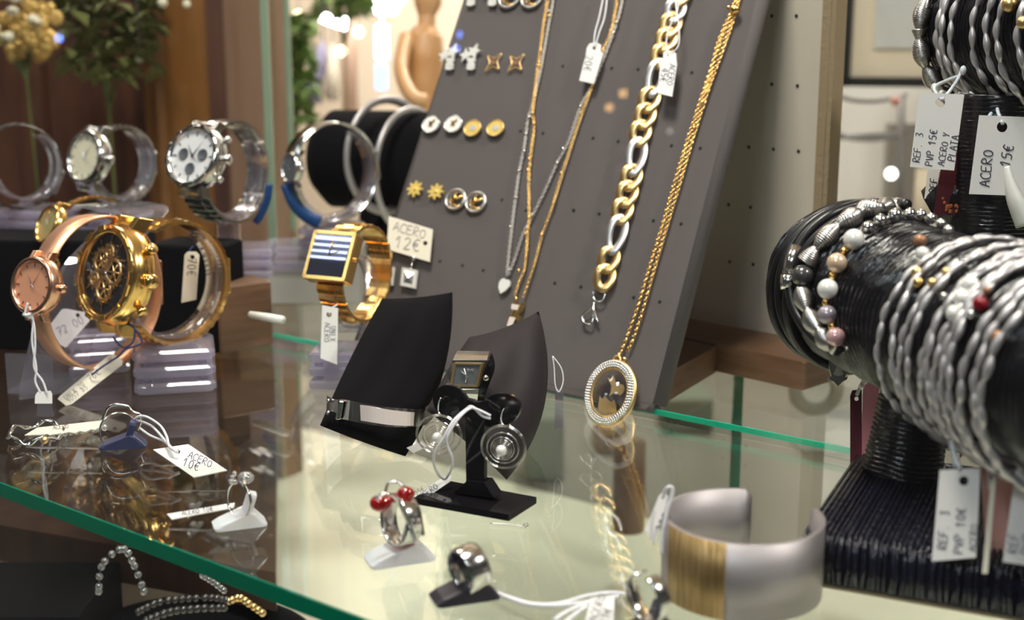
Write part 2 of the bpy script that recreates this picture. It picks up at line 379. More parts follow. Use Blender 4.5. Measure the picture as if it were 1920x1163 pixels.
# ================================================================== THE SETTING
def nplane(n): return (NX * n, -NX)
def slab(name, m, n0, n1, e0, e1, z0, z1, parent=None, **k):
    q = M(); P = [EX * e + NX * n + Z * z0 for (e, n) in ((e0, n0), (e1, n0), (e1, n1), (e0, n1))]
    q.prism(P, Z * (z1 - z0)); return q.go(name, m, parent, **k)
NF, NB = .3015, .5955                        # front and back edge of the glass shelf
r = thing('glass_shelf', 'clear glass shelf with green front edge carrying watches, rings and boards', 'shelf', EX * 0 + NX * .45)
slab('glass_sheet', 'shelf_glass', NF + .0012, NB - .0012, -1.0, .55, -.0068, 0, r)
slab('front_edge', 'glass_edge', NF, NF + .0012, -1.0, .55, -.0068, 0, r, label='dark green front edge')
slab('rear_edge', 'glass_edge_lit', NB - .0012, NB, -1.0, .55, -.0030, 0, r, label='green rear edge with its lit look put into the colour')
r = thing('glass_shelf', 'rear glass shelf behind the green seam, carrying the wooden easel feet', 'shelf', EX * 0 + NX * .8)
slab('glass_sheet', 'shelf_glass', NB + .001, 1.15, -1.0, .65, -.0068, 0, r)
struct(slab('window_1', 'pane_glass', .205, .2058, -1.2, .7, -.45, 1.2))
struct(slab('floor', 'cream', .15, 2.9, -1.9, 1.9, -.42, -.40))
struct(slab('ceiling', 'beige', .6, 2.9, -2.0, 2.0, 1.75, 1.8))
# lower display floor: cream right, dark wood left
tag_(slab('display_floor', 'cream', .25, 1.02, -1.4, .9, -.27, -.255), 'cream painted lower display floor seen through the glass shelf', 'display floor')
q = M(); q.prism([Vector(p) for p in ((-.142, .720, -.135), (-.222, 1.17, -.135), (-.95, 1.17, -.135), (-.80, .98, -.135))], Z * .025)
tag_(q.go('lower_shelf_board', 'wood_under'), 'dark brown wooden board under the left end of the glass shelf, extended to imitate the cabinet reflection', 'board')  # real board, drawn out to where the glass mirrors the brown cabinet
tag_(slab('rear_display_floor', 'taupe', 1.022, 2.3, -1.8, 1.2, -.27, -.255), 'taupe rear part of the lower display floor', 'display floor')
for (x0, x1, yt, yb, d, m, lab) in ((1515, 1680, 690, 905, 1.42, 'white_plastic', 'blurred white box seen under the rear glass, left of the black post'), (1120, 1185, 815, 950, 1.42, 'wood_light', 'blurred reddish brown block seen through the shelf right of the plum pillow'), (985, 1060, 800, 930, 1.32, 'sage', 'blurred grey green box seen through the shelf below the plum pillow'), (1250, 1345, 760, 880, 1.5, 'sage', 'blurred sage box seen through the shelf below the locket board')):
    a = V(x0, 600, d); b = V(x1, 600, d); q = M(); h_ = V(x0, yt, d).z + .255
    q.box(((a.x + b.x) / 2, a.y + .04, -.255 + h_ / 2), b.x - a.x, .07, h_, bev=.006); tag_(q.go('display_box', m), lab, 'box')
for (x, y, d, lab) in ((-.20, .80, .02, 'front'), (-.26, 1.10, .02, 'rear')):
    q = M(); q.box((x, y, -.195), d, d, .119); tag_(q.go('wooden_support', 'wood_dark'), 'square wooden support under the %s of the dark board' % lab, 'support')
# back walls
def vwall(name, m, x0, x1, d0, d1, z0, z1, th=.02):
    a = V(x0, 300, d0); b = V(x1, 300, d1); a.z = b.z = z0; t = (b - a).normalized(); nrm = Vector((-t.y, t.x, 0))
    q = M(); q.prism([a, b, b + nrm * th, a + nrm * th], Z * (z1 - z0)); return q.go(name, m)
struct(vwall('wall_back', 'beige', 380, 1120, 2.9, 2.9, -.42, 1.8))
struct(vwall('wall_right', 'white_wall', 1100, 2300, 2.6, 1.5, -.42, 1.8))
# wooden cabinet, left background: side post, panels, dark recess
o = V(260, 300, 1.35); o.z = -.4
r = thing('wooden_cabinet', 'tall brown wooden shop cabinet behind the left watches', 'cabinet', o)
def cpost(name, m, x0, x1, d0, d1, z0=-.4, z1=1.2, th=.03, lab=None):
    a = V(x0, 300, d0); b = V(x1, 300, d1); a.z = b.z = z0; t = (b - a).normalized(); nrm = Vector((-t.y, t.x, 0))
    q = M(); q.prism([a, b, b + nrm * th, a + nrm * th], Z * (z1 - z0)); return q.go(name, m, r, label=lab)
cpost('side_panel', 'wood_light', 428, 506, 1.34, 1.30, lab='lighter brown end panel')
cpost('corner_post', 'wood_dark', 398, 428, 1.335, 1.335, th=.05)
cpost('door_panel', 'wood_mid', 318, 398, 1.38, 1.37)
cpost('back_panel', 'wood_dark', -400, 318, 1.62, 1.50)
cpost('door_stile', 'wood_mid', 300, 318, 1.37, 1.375, th=.05)
cpost('door_stile', 'wood_dark', 62, 84, 1.42, 1.42, z1=.18, th=.03)
# vertical glass display pane edge next to the cabinet
r = thing('glass_divider', 'upright glass pane with pale green edges behind the silver watches', 'glass panel', V(530, 500, 1.12))
def gpost(x0, x1, d, ytop, ybot, name='edge', m='glass_edge_pale'):
    q = M(); a = V(x0, ybot, d); b = V(x1, ybot, d); top = V(x0, ytop, d).z - a.z
    q.prism([a, b, b + FW * .004, a + FW * .004], Z * top); q.go(name, m, r)
gpost(505, 519, 1.12, -300, 470); gpost(546, 556, 1.30, -300, 430)
q = M(); a = V(519, 470, 1.12); b = V(546, 470, 1.12); b.z = a.z; q.prism([a, b, b + RT * .003, a + RT * .003], Z * .5); q.go('pane', 'pane_glass', r)
# upright glass support under the shelf
a = G(1378, 690, -.007); r = thing('glass_support', 'upright glass pane with dark green edge under the shelf, right of the locket', 'glass panel', Vector((a.x, a.y, -.255)))
q = M(); q.prism([a, a + RT * .006, a + RT * .006 + FW * .005, a + FW * .005], Z * -.247); q.go('edge', 'glass_edge', r)
q = M(); q.prism([a + RT * .006, a + EX * -.30 + NX * .05, a + EX * -.30 + NX * .054, a + RT * .006 + FW * .004], Z * -.247); q.go('pane', 'pane_glass', r)

# ------------------------------------------------------------------ far background things
def blobs(m, x0, x1, y0, y1, d0, d1, n, r0, r1, flat=1.):
    q = M()
    for i in range(n):
        c = V(random.uniform(x0, x1), random.uniform(y0, y1), random.uniform(d0, d1)); r_ = random.uniform(r0, r1)
        q.ball(c, r_, 8, (1, flat, random.uniform(.5, 1)))
    return q
def flower(q, c, R, n=7):
    for k in range(n):
        a = 2 * pi * k / n + random.random(); d = Vector((cos(a), -.5, sin(a))).normalized()
        q.ball(c + d * R * .55, R * .5, 8, (1, .45, 1))
    q.ball(c + Vector((0, -R * .3, 0)), R * .3, 8)
o = V(60, 140, 1.22); r = thing('dried_flower_bunch', 'bunch of golden dried flowers at the far upper left', 'flowers', o)
q = M()
for i in range(34):
    a = random.uniform(0, 2 * pi); rr = random.uniform(0, 1) ** .6
    q = M(); flower(q, V(30 + cos(a) * rr * 78, 40 + sin(a) * rr * 80, random.uniform(1.2, 1.3)), random.uniform(.007, .013)); q.go('bloom', 'gold_flower', r)
q = M()
for i in range(9): q.tube([V(30 + random.uniform(-40, 40), 60, 1.25), V(50, 150, 1.25), Vector((-.47, 1.27, .002))], .0015, 5)
q.go('stem', 'leaf_dark', r)
q = blobs('x', -20, 90, -30, 70, 1.17, 1.2, 14, .003, .007); q.go('petal_highlight', 'pale_flower', r, label='pale blobs as petal highlights')  # highlights on the blooms, put in as pale blobs
def plant(name, label, x0, x1, y0, y1, d, n, mt, L=.03):
    o = V((x0 + x1) / 2, y1, d); r = thing(name, label, 'plant', o); q = M()
    for i in range(n):
        c = V(random.uniform(x0, x1), random.uniform(y0, y1), d + random.uniform(-.06, .06)); a = random.uniform(0, 2 * pi); b = random.uniform(-.6, .9)
        t = Vector((cos(a) * cos(b), sin(a) * cos(b), sin(b))); s_ = t.cross(Z).normalized(); l = L * random.uniform(.6, 1.3); w = l * .28
        up = s_.cross(t) * (l * .12)
        q.add([c - t * l / 2, c + s_ * w + up, c + t * l / 2, c - s_ * w + up, c - up * .6], [(0, 1, 4), (1, 2, 4), (2, 3, 4), (3, 0, 4)])
    q.go('foliage', mt, r); q = M()
    for i in range(6):
        xx = random.uniform(x0, x1); q.tube([V(xx, y0, d), V((xx + (x0 + x1) / 2) / 2, (y0 + y1) / 2, d), V((x0 + x1) / 2, y1 + 60, d), Vector((o.x, o.y, -.30))], .0018, 5)
    q.go('stem', 'leaf_dark', r); q = M(); q.lathe(Vector((o.x, o.y, -.40)), [(0, 0), (.03, 0), (.04, .10), (.036, .10), (.034, .085), (0, .085)], (RT, Vector((0, 1, 0)), Z), 20); q.go('pot', 'brown_bead', r)
plant('leafy_plant', 'dim olive leafy plant in front of the wooden cabinet', 110, 300, -40, 150, 1.30, 230, 'leaf_dark')
plant('leafy_plant', 'bright green leafy plant just right of the glass pane edge', 512, 590, 30, 240, 1.75, 260, 'leaf')
plant('leafy_plant', 'pale green plant under the ceiling lights, right of the cabinet', 590, 700, -30, 30, 2.3, 90, 'leaf', .05)
for (x, y, d, rr, lab) in ((305, 5, 1.2, .005, 'small white lamp at the top edge above the cabinet'), (350, 8, 1.2, .004, 'small white lamp right of its twin at the top edge'), (262, 108, 1.25, .005, 'small dim lamp hanging in front of the cabinet, left of the door')):
    q = M(); q.ball(V(x, y, d), rr, 12); r = thing('small_lamp', lab, 'lamp', V(x, y, d)); q.go('bulb', 'pale_flower', r)
    q = M(); q.tube([V(x, y, d) + Z * rr, V(x, y, d) + Z * .35], .0008, 6); q.go('cord', 'iron', r)
# ceiling lights of the shop (seen blurred)
def pendant(name, lab, pts, d, rr, m, cord=True):
    q = M(); q.tube([V(x, y, d) for x, y in pts], rr, 14); c = V(*pts[0], d); r = thing(name, lab, 'lamp', c); q.go('tube', m, r)
    c = V(sum(p[0] for p in pts) / len(pts), min(p[1] for p in pts), d)
    q = M(); q.tube([c + Z * rr * .8, c + Z * .5], .002, 6); q.go('hanger', 'iron', r)
pendant('light_tube', 'bright white tilted tube lamp, left of the chandelier', [(606, 28), (650, 44)], 2.5, .013, 'tube_white')
for x, y, d, m_, lab in ((590, 116, 2.3, 'pale_flower', 'small pale globe lamp left of the vertical tube'), (640, 96, 2.4, 'lamp_warm', 'small warm globe lamp between the garments and the chandelier'), (530, 44, 2.0, 'lamp_warm', 'small warm globe lamp beside the green plant'), (672, 60, 2.4, 'lamp_warm', 'warm globe lamp right of the tilted tube'), (560, 30, 2.2, 'lamp_warm', 'warm globe lamp left of the tilted tube')):
    c = V(x, y, d); r = thing('globe_lamp', lab, 'lamp', c, None); q = M(); q.ball(c, .009, 10); q.go('bulb', m_, r); q = M(); q.tube([c + Z * .009, c + Z * .55], .001, 5); q.go('cord', 'iron', r)
pendant('light_tube', 'bright vertical white tube lamp below the chandelier', [(716, 50), (716, 108)], 2.5, .011, 'tube_white')
q = M(); o = V(705, 0, 2.5); r = thing('chandelier', 'bright white crystal chandelier at the top of the photo', 'chandelier', o)
for k in range(26): q.ball(V(700 + random.uniform(-42, 50), random.uniform(-40, 16), 2.5 + random.uniform(-.05, .05)), .011, 8)
q.go('bulb_cluster', 'tube_white', r, kind='stuff'); q = M(); q.tube([o + Z * .05, o + Z * .6], .003, 6); q.go('hanger', 'iron', r)
q = M(); q.box(V(715, 143, 2.45), .021, .012, .050, bev=.004); q.tube([V(715, 143, 2.45) + Vector((0, .004, 0)), V(715, 143, 2.45) + Vector((0, .03, 0)), V(715, 143, 2.45) + Vector((0, .03, 1.16))], .0012, 5); tag_(q.go('blue_screen', 'screen_blue'), 'small glowing blue screen below the vertical tube lamp', 'screen')
q = M(); q.tube([V(586, 190, 2.2), V(588, 150, 2.2), V(600, 110, 2.2), V(606, 80, 2.2)], [.032, .03, .026, .008], 14, flat=.5); q.tube([V(606, 80, 2.2), V(606, 80, 2.2) + Z * 1.25], .0015, 5); tag_(q.go('hanging_garment', 'lavender'), 'lavender garment hanging in the blurred shop', 'garment')
q = M(); q.tube([V(622, 185, 2.2), V(622, 130, 2.2), V(624, 85, 2.2)], [.026, .022, .01], 14, flat=.5); q.tube([V(624, 85, 2.2), V(624, 85, 2.2) + Z * 1.25], .0015, 5); tag_(q.go('hanging_garment', 'cream'), 'cream garment hanging right of the lavender one', 'garment')
q = M(); q.box(V(655, 140, 2.6), .03, .02, .30); tag_(q.go('door_frame_post', 'wood_light'), 'brown wooden post behind the hanging garments', 'post')
# carved wooden figure
o = V(795, 430, 1.45); r = thing('carved_figure', 'tall carved brown wooden figure left of the grey board', 'statue', o)
q = M(); pr = [(790, 440, 33), (790, 380, 40), (785, 330, 38), (788, 270, 30), (795, 210, 26), (796, 160, 33), (795, 110, 37), (797, 70, 33), (800, 48, 17), (800, 30, 16), (802, 8, 26), (803, -20, 26), (800, -44, 12)]
q.tube(spline([V(x, y, 1.45) for x, y, _ in pr], 5), [w * 1.45 / FPX for w in sum([[pr[i][2] + (pr[i + 1][2] - pr[i][2]) * k / 5 for k in range(5)] for i in range(len(pr) - 1)], []) + [12]], 16); q.go('body', 'carved_wood', r)
q = M(); q.tube(spline([V(762, 70, 1.42), V(752, 130, 1.38), V(772, 180, 1.35), V(800, 190, 1.35)], 5), .008, 10); q.go('arm', 'carved_wood', r)
# dark jewellery bust with silver bangles behind the boards
o = V(720, 430, 1.12); r = thing('black_display_roll', 'dark blurred display roll behind the silver bangle watch', 'display roll', o)
q = M(); q.lathe(V(715, 300, 1.15), [(0, -.06), (.03, -.06), (.044, -.045), (.044, .045), (.03, .06), (0, .06)], (Vector((.3, .95, 0)).normalized(), Z, Vector((.95, -.3, 0)).normalized()), 28); q.go('roll', 'velvet', r)
q = M(); q.tube([V(715, 380, 1.15), V(715, 480, 1.15)], .02, 14); q.go('post', 'velvet', r)
for (x, y, rr, az, lab) in ((727, 262, 104, 50, 'blurred silver bangle on the dark roll, left of the grey board'), (770, 290, 112, 60, 'second blurred silver bangle, closest to the grey board edge')):
    c = V(x, y + 30, 1.12); w = Vector((sin(radians(az)), -cos(radians(az)), 0)); a_ = Vector((-cos(radians(az)), -sin(radians(az)), 0)); R_ = rr * 1.12 / FPX
    q = M(); q.tube([c + a_ * cos(t) * R_ + Z * sin(t) * R_ for t in [2 * pi * k / 48 for k in range(48)]], .0042, 10, closed=True, flat=.6)
    tag_(q.go('silver_bangle', 'silver_cord'), lab, 'bangle', 'blurred bangles on the dark roll')
# picture on the white wall
dP = 1.62; c = V(1690, 70, dP); r = thing('framed_picture', 'black framed picture with cream mat on the white wall', 'picture', V(1690, 155, dP))
fx = Vector((.93, -.36, 0)); fy = Vector((.36, .93, 0)); FR = (fx, fy, Z); s = dP / FPX
c = V(1700, 50, dP) ; w_, h_ = 215 * s, 205 * s
q = M()
for (dx, dz, a, b) in ((0, h_ / 2, w_, .012), (0, -h_ / 2, w_, .012), (-w_ / 2, 0, .012, h_ + .012), (w_ / 2, 0, .012, h_ + .012)): q.box(c + fx * dx + Z * dz, a, .018, b, FR)
q.go('frame', 'frame_black', r)
q = M(); q.box(c + fy * .004, w_, .004, h_, FR); q.go('mat_board', 'mat_board', r)
q = M(); q.box(c + Z * .016 + fx * .006, w_ * .62, .006, h_ * .62, FR); q.go('print', 'print_paper', r)
# blurred iron rail with scrolls on the white wall
o = V(1690, 400, 1.75); r = thing('iron_stand', 'blurred grey iron stand with scrolls before the white wall', 'stand', o)
q = M(); q.tube([V(1688, 400, 1.75), V(1690, 180, 1.75)], .0055, 8); q.go('post', 'iron', r)
q = M()
for y in (178, 250): q.tube(spline([V(1532, y - 30, 1.75), V(1580, y + 5, 1.75), V(1640, y + 12, 1.75), V(1700, y, 1.75)], 5), .003, 8)
q.tube([V(1545, 258, 1.8), V(1700, 252, 1.8)], .004, 8)
q.go('scroll', 'iron', r); q = M(); q.ball(V(1671, 326, 1.7), .0075, 14); q.go('knob', 'glow_white', r, label='white round knob given a glow'); q = M(); q.ball(V(1679, 190, 1.72), .007, 12); q.go('finial', 'salmon', r)  # the knob is no lamp, its brightness is added as emission
for x in (1722,):
    q = M(); q.box(V(x, 320, 1.9), .10, .02, .14); tag_(q.go('grey_cabinet_door', 'grey_cloth'), 'pale grey cabinet door behind the hanging tags', 'cabinet')
q = M(); q.tube([V(1735, 320, 1.6), V(1728, 420, 1.6)], .012, 10); tag_(q.go('yellow_candle', 'mat_board'), 'blurred yellow candle behind the red card', 'candle')

# ================================================================== BOARDS
TH = radians(26.5); UB = (NX * sin(TH) + Z * cos(TH)); NBD = -(NX * cos(TH) - Z * sin(TH))   # board up, board normal to the camera
CB = G(1222, 770); BOARD = (CB + NBD * .0, NBD)
def B(x, y, off=0.): return PL(x, y, BOARD, off)
BW, BH, BT = .262, .42, .010
r = thing('jewellery_board', 'grey fabric covered slanted board full of studs and necklaces', 'display board', CB - EX * BW / 2)
rb0, rt0 = CB, B(1418, 4); rdir = (rt0 - rb0).normalized(); lt0, lm0 = B(874, 0), B(746, 400); ldir = (lt0 - lm0).normalized()
bl = lm0 - ldir * ((lm0.z) / ldir.z); tl_ = bl + ldir * (BH / ldir.dot(UB)); tr_ = rb0 + rdir * (BH / rdir.dot(UB))
q = M(); q.prism([bl + EX * .002, rb0 - EX * .004, rb0 + rdir * .006, tr_, tl_, bl + ldir * .006], -NBD * BT)
q.go('fabric_panel', 'fabric_grey', r)
q = M(); hb = -NBD * BT / 2
q.tube([tl_ + hb, bl + hb], BT * .52, 10); q.tube([rb0 + hb + UB * .004, tr_ + hb], BT * .52, 10); q.tube([bl + UB * .004 + hb, rb0 + UB * .004 + hb], BT * .52, 10); q.go('rolled_edge', 'fabric_grey', r)
q = M()
holes = [(1075, 394), (1123, 401), (1225, 414), (1277, 420), (1188, 558), (1237, 566), (1040, 531), (1089, 538), (941, 375), (906, 507), (1018, 250), (976, 246), (1112, 259), (1159, 265), (1259, 273), (1297, 136), (1147, 128), (1055, 124), (986, 395), (825, 490), (867, 498), (1076, 395), (1313, 278), (1336, 146), (1196, 130)]
for x, y in holes: q.lathe(B(x, y, .0002), [(0, .0001), (.0009, .0001), (.0011, 0)], (EX, UB, NBD), 10)
q.go('pin_hole', 'hole', r, kind='stuff')
# wooden easel foot behind the board
P1 = G(1392, 668); E0 = CB + NX * .024 - EX * .003; nrm = Vector((-.5, .86, 0)).normalized(); t = (P1 - E0).normalized()
q = M(); q.prism([E0, P1, P1 - EX * .05 + NX * .01, E0 - EX * .05], Z * .017); q.go('easel_foot', 'wood', r)
q = M(); pc = CB - EX * .12 + UB * .20 - NBD * .012; pf = CB - EX * .12 + NX * .17; q.prism([pc, pc + EX * .02, pf + EX * .02, pf], NX * .006); q.go('easel_strut', 'wood', r)
# second board, cream
DB = Vector((.70, -.714, 0)).normalized(); NB2 = Vector((-DB.y, DB.x, 0)) * -1
PB = V(1530, 620, .80); BOARD2 = (PB, NB2)
r = thing('jewellery_board', 'plain cream fabric board standing behind the grey one', 'display board', PB - DB * .12)
zb = G(1450, 640, 0).z; base2 = Vector((PB.x, PB.y, .018))
q = M(); q.prism([base2 - DB * .27, base2, base2 + Z * .5, base2 - DB * .27 + Z * .5], -NB2 * .012); q.go('fabric_panel', 'fabric_cream', r)
q = M(); q.prism([base2 - DB * .0, base2 + DB * .003, base2 + DB * .003 + Z * .5, base2 + Z * .5], -NB2 * .012 ); q.prism([base2 - DB * .006 + NB2 * .0006, base2 + NB2 * .0006, base2 + Z * .5 + NB2 * .0006, base2 - DB * .006 + Z * .5 + NB2 * .0006], -NB2 * .0004); q.go('hem', 'cream_hem', r)
q = M()
for x, y in [(1447, 30), (1493, 30), (1400, 155), (1447, 158), (1495, 161), (1404, 276), (1450, 280), (1497, 284), (1366, 384), (1407, 389), (1368, 491), (1412, 496)]:
    q.lathe(PL(x, y, BOARD2, .0003), [(0, .0001), (.0010, .0001), (.0012, 0)], (DB, Z, NB2), 10)
q.go('pin_hole', 'hole', r, kind='stuff')
q = M(); q.box(base2 - DB * .11 - Z * .0088 + NB2 * .012, .27, .075, .0175, (DB, NB2, Z), .002); q.go('wooden_foot', 'wood', r)
q = M(); q.box(V(1470, 683, .86) + Z * .004, .055, .02, .010, bev=.002); q.ball(V(1410, 684, .84) + Z * .004, .008, 10, (1.4, 1, .7)); tag_(q.go('black_clip', 'gloss_black'), 'black clip lying under the cream board on the rear glass', 'clip')

# ------------------------------------------------------------------ studs on the grey board
S8 = lambda x, y: dep(B(x, y)) / FPX
def bpoly(x, y, pts, rot=0):
    c = B(x, y, .0022); s = S8(x, y); a = radians(rot)
    return [c + (EX * (u * cos(a) - v * sin(a)) + UB * (u * sin(a) + v * cos(a))) * s for u, v in pts]
def circ(r, n=24): return [(r * cos(2 * pi * k / n), r * sin(2 * pi * k / n)) for k in range(n)]
def star(r0, r1, n): return [((r0 if k % 2 == 0 else r1) * cos(pi * k / n + pi / 2), (r0 if k % 2 == 0 else r1) * sin(pi * k / n + pi / 2)) for k in range(2 * n)]
def post(q, x, y): q.tube([B(x, y, .0022), B(x, y, 0)], .0004, 6)
KX = 1.18        # face width on the board is seen foreshortened
def stud(name, label, x, y, build, group):
    r = thing(name, label, 'earring', B(x, y, 0), group); build(r, x, y)
    q = M(); post(q, x, y); q.go('pin', 'steel', r)
def b_cluster(r, x, y):
    q = M(); q.prism(bpoly(x - 8, y - 4, star(15, 6.5, 5), 15), NBD * .001); q.prism(bpoly(x + 8, y - 10, star(17, 7.5, 5), -10), NBD * .0014); q.go('star', 'silver_stud', r)
    q = M()
    for dy in (6, 14, 20): q.prism(bpoly(x + 4 - dy * .1, y + dy, [(u * 1.25, v * .62) for u, v in circ(8, 12)]), NBD * .0013)
    q.go('drop', 'silver_stud', r)
def b_cluster_hi(r, x, y): b_cluster(r, x, y)
def b_x(r, x, y):
    P = [(22 * cos(radians(45 + 90 * k / 2)) * (1 if k % 2 == 0 else .40), 22 * sin(radians(45 + 90 * k / 2)) * (1 if k % 2 == 0 else .40)) for k in range(8)]
    pts = [p * 1 for p in bpoly(x, y, P, 8)]; q = M(); q.tube(resample(spline(pts, 5, True), .0004), .0005, 6, closed=True); q.go('outline', 'gold_soft', r)
    q = M(); q.prism(bpoly(x, y, [(u * .42, v * .42) for u, v in P], 8), NBD * .0004); q.ball(B(x - 5, y - 3, .003), .0008, 8); q.go('stone', 'brown_bead', r)
def b_disc(r, x, y, face='white_dial', rim='steel', deco='gold', R=17, kind=0):
    q = M(); q.prism(bpoly(x, y, [(u * KX, v) for u, v in circ(R)]), NBD * .001); q.go('disc', face, r)
    q = M(); q.tube([p + NBD * .001 for p in bpoly(x, y, [(u * KX, v) for u, v in circ(R)])], .0004, 6, closed=True); q.go('rim', rim, r)
    q = M()
    if kind == 0:
        q.prism([p + NBD * .001 for p in bpoly(x + 2, y - 2, [(-9, 5), (-2, 2), (6, 9), (7, 1), (2, -1), (5, -9), (-2, -6), (-6, -9), (-5, -1)], 0)], NBD * .0004)
    elif kind == 1: q.prism([p + NBD * .001 for p in bpoly(x + 1, y, [(u * KX, v) for u, v in circ(6, 14)])], NBD * .0004)
    q.go('motif', deco, r)
def b_ring(r, x, y):
    q = M()
    q.tube(bpoly(x, y, [(u * KX, v) for u, v in circ(19, 32)]), .0010, 8, closed=True); q.tube(bpoly(x + 2, y - 1, [(u * KX, v) for u, v in circ(14, 28)]), .0004, 6, closed=True); q.go('ring', 'steel_matte', r)
    q = M(); q.tube(bpoly(x, y, [(-16, -4), (0, 2), (16, 8)]), .0011, 6); q.tube(bpoly(x - 2, y + 1, [(-6, -14), (-2, 0), (0, 14)]), .0007, 6); q.tube(bpoly(x + 2, y + 9, [(-12, 2), (2, -4), (10, -2)]), .0009, 6); q.go('bar', 'gold', r)
def b_flower(r, x, y):
    q = M(); q.prism(bpoly(x, y, [((16 if k % 4 in (0, 1) else 10) * KX * cos(2 * pi * k / 32), (16 if k % 4 in (0, 1) else 10) * sin(2 * pi * k / 32)) for k in range(32)]), NBD * .001); q.ball(B(x, y, .0034), .0016, 8, (1, .5, 1)); q.go('flower', 'gold_flat', r)
SG = 'stud earrings on the grey board'
for x, y, w in ((842, 108, 'left'), (882, 108, 'right')): stud('stud_earring', 'silver star cluster stud, %s one of the pair in the second row' % w, x, y, b_cluster, SG)
for x, y, w in ((882, -12, 'left'), (922, -12, 'right')): stud('stud_earring', 'silver cluster stud cut by the top of the photo, %s one' % w, x, y, b_cluster, SG)
for x, y, w in ((955, -3, 'left'), (997, -3, 'right')): stud('stud_earring', 'silver open ring stud at the top of the photo, %s one' % w, x, y, lambda r, x, y: b_ring(r, x, y), SG)
for x, y, w in ((925, 117, 'left'), (967, 118, 'right')): stud('stud_earring', 'rose gold four pointed star stud, %s one of the pair' % w, x, y, b_x, SG)
for x, y, w in ((809, 234, 'left'), (851, 233, 'right')): stud('stud_earring', 'round white stud with gold motif, %s one of the pair' % w, x, y, b_disc, SG)
for x, y, w in ((887, 241, 'left'), (930, 241, 'right')): stud('stud_earring', 'round gold stud with grey centre, %s one of the pair' % w, x, y, lambda r, x, y: b_disc(r, x, y, 'gold_flat', 'gold_soft', 'bead_matte', 16, 1), SG)
for x, y, w in ((779, 355, 'left'), (818, 360, 'right')): stud('stud_earring', 'small gold flower stud, %s one of the pair' % w, x, y, b_flower, SG)
for x, y, w in ((854, 374, 'left'), (892, 379, 'right')): stud('stud_earring', 'round open silver and gold stud, %s one of the pair' % w, x, y, b_ring, SG)
# square crystal drops under the ACERO 12 card
for x, y, w in ((731, 478, 'left'), (774, 484, 'right')):
    r = thing('drop_earring', 'square crystal drop earring below the small price card, %s one' % w, 'earring', B(x, y + 40, 0), 'crystal drop earrings')
    q = M(); q.ball(B(x + 2, y, .004), .0020, 12); q.tube([B(x + 2, y, .003), B(x + 2, y, 0)], .0005, 6); q.go('ball_stud', 'steel', r)
    q = M(); q.tube([B(x, y + 8, .003), B(x - 4, y + 22, .003)], .0007, 8); q.go('link', 'steel', r)
    cx, cy = x - 8, y + 37; PP = [(-15, -14), (13, -19), (16, 15), (-12, 20)]
    out = [B(cx + u, cy - v, .004) for u, v in [(-12, 20), (16, 14), (12, -20), (-16, -14)]]; inn = [B(cx + u * .62, cy - v * .62, .004) for u, v in [(-12, 20), (16, 14), (12, -20), (-16, -14)]]
    q = M(); q.prism(out, -NBD * .0015, hole=inn); q.go('frame', 'silver_stud', r)
    q = M(); cc = B(cx, cy, .0055); q.add(inn + [cc + NBD * .0006, cc - NBD * .003], [(0, 1, 4), (1, 2, 4), (2, 3, 4), (3, 0, 4), (1, 0, 5), (2, 1, 5), (3, 2, 5), (0, 3, 5)], False); q.go('crystal', 'crystal', r)
BP = (BOARD[0] + NBD * .0055, NBD)
tag('price_card', 'square white card reading ACERO 12€ on the grey board', [(729, 405), (811, 430), (805, 491), (725, 467)], BP, 'cream_paper', [('ACERO', 737, 432, 17, 15), ('12€', 741, 464, 22, 10)], 'pencil', .0008, (797, 456, 4.5))
# tagged string running down from the left drop
r = thing('thread_loop', 'thin grey thread hanging below the left crystal drop', 'thread', B(690, 620, 0))
q = M(); q.tube(spline([B(715, 535, .003), B(705, 565, .004), B(693, 600, .004), B(684, 625, .004)], 5), .0004, 5); q.tube(spline([B(712, 537, .003), B(712, 565, .004), B(703, 595, .004), B(698, 605, .004)], 5), .0004, 5); q.go('strand', 'steel_matte', r)

# ------------------------------------------------------------------ necklaces
def chain(q, pts, off, link=.0021, r_=.00030, waves=True):
    """fine cable chain: elongated links alternately turned"""
    path = resample(spline([B(x, y, off) for x, y in pts], 8), link * .80)
    for i in range(len(path) - 1):
        a, b = path[i], path[i + 1]; t = (b - a).normalized(); w = t.cross(NBD).normalized(); c = (a + b) / 2
        u = (w * cos(.6) + NBD * sin(.6)) if i % 2 else (w * cos(.6) - NBD * sin(.6))
        q.tube([c + t * (cos(k * pi / 3) * link * .62) + u * (sin(k * pi / 3) * link * .40) for k in range(6)], r_, 4, closed=True)
def beads(q, pts, off, r_, m='gold', r=None, name='bead'):
    for x, y in pts: q = M(); q.ball(B(x, y, off), r_, 10); q.go(name, m, r)
# silver heart necklace
r = thing('silver_necklace', 'fine silver chain necklace with a small white heart', 'necklace', B(948, 560, 0))
sp1 = [(1042, -20), (1030, 40), (1014, 130), (1000, 190), (990, 225), (984, 270), (974, 320), (963, 400), (955, 470), (950, 520)]; sp2 = [(1172, -20), (1160, 30), (1150, 60), (1133, 105), (1110, 160), (1088, 200), (1068, 260), (1044, 306), (1020, 360), (998, 404), (980, 440), (967, 480), (956, 508), (950, 520)]
q = M(); chain(q, sp1, .003); chain(q, sp2, .003); q.go('chain', 'silver_spring', r)
q = M(); beads(q, [(992, 220), (987, 252), (983, 284), (973, 321), (968, 372), (957, 426), (1088, 200), (1056, 279), (1045, 306), (998, 404), (956, 507), (1157, 42), (1150, 62), (1029, 20)], .0035, .00115, 'steel', r)
hp = [(0, -16), (-10, -6), (-13, 4), (-11, 11), (-5, 14), (0, 12), (5, 14), (11, 11), (13, 3), (8, -8)]
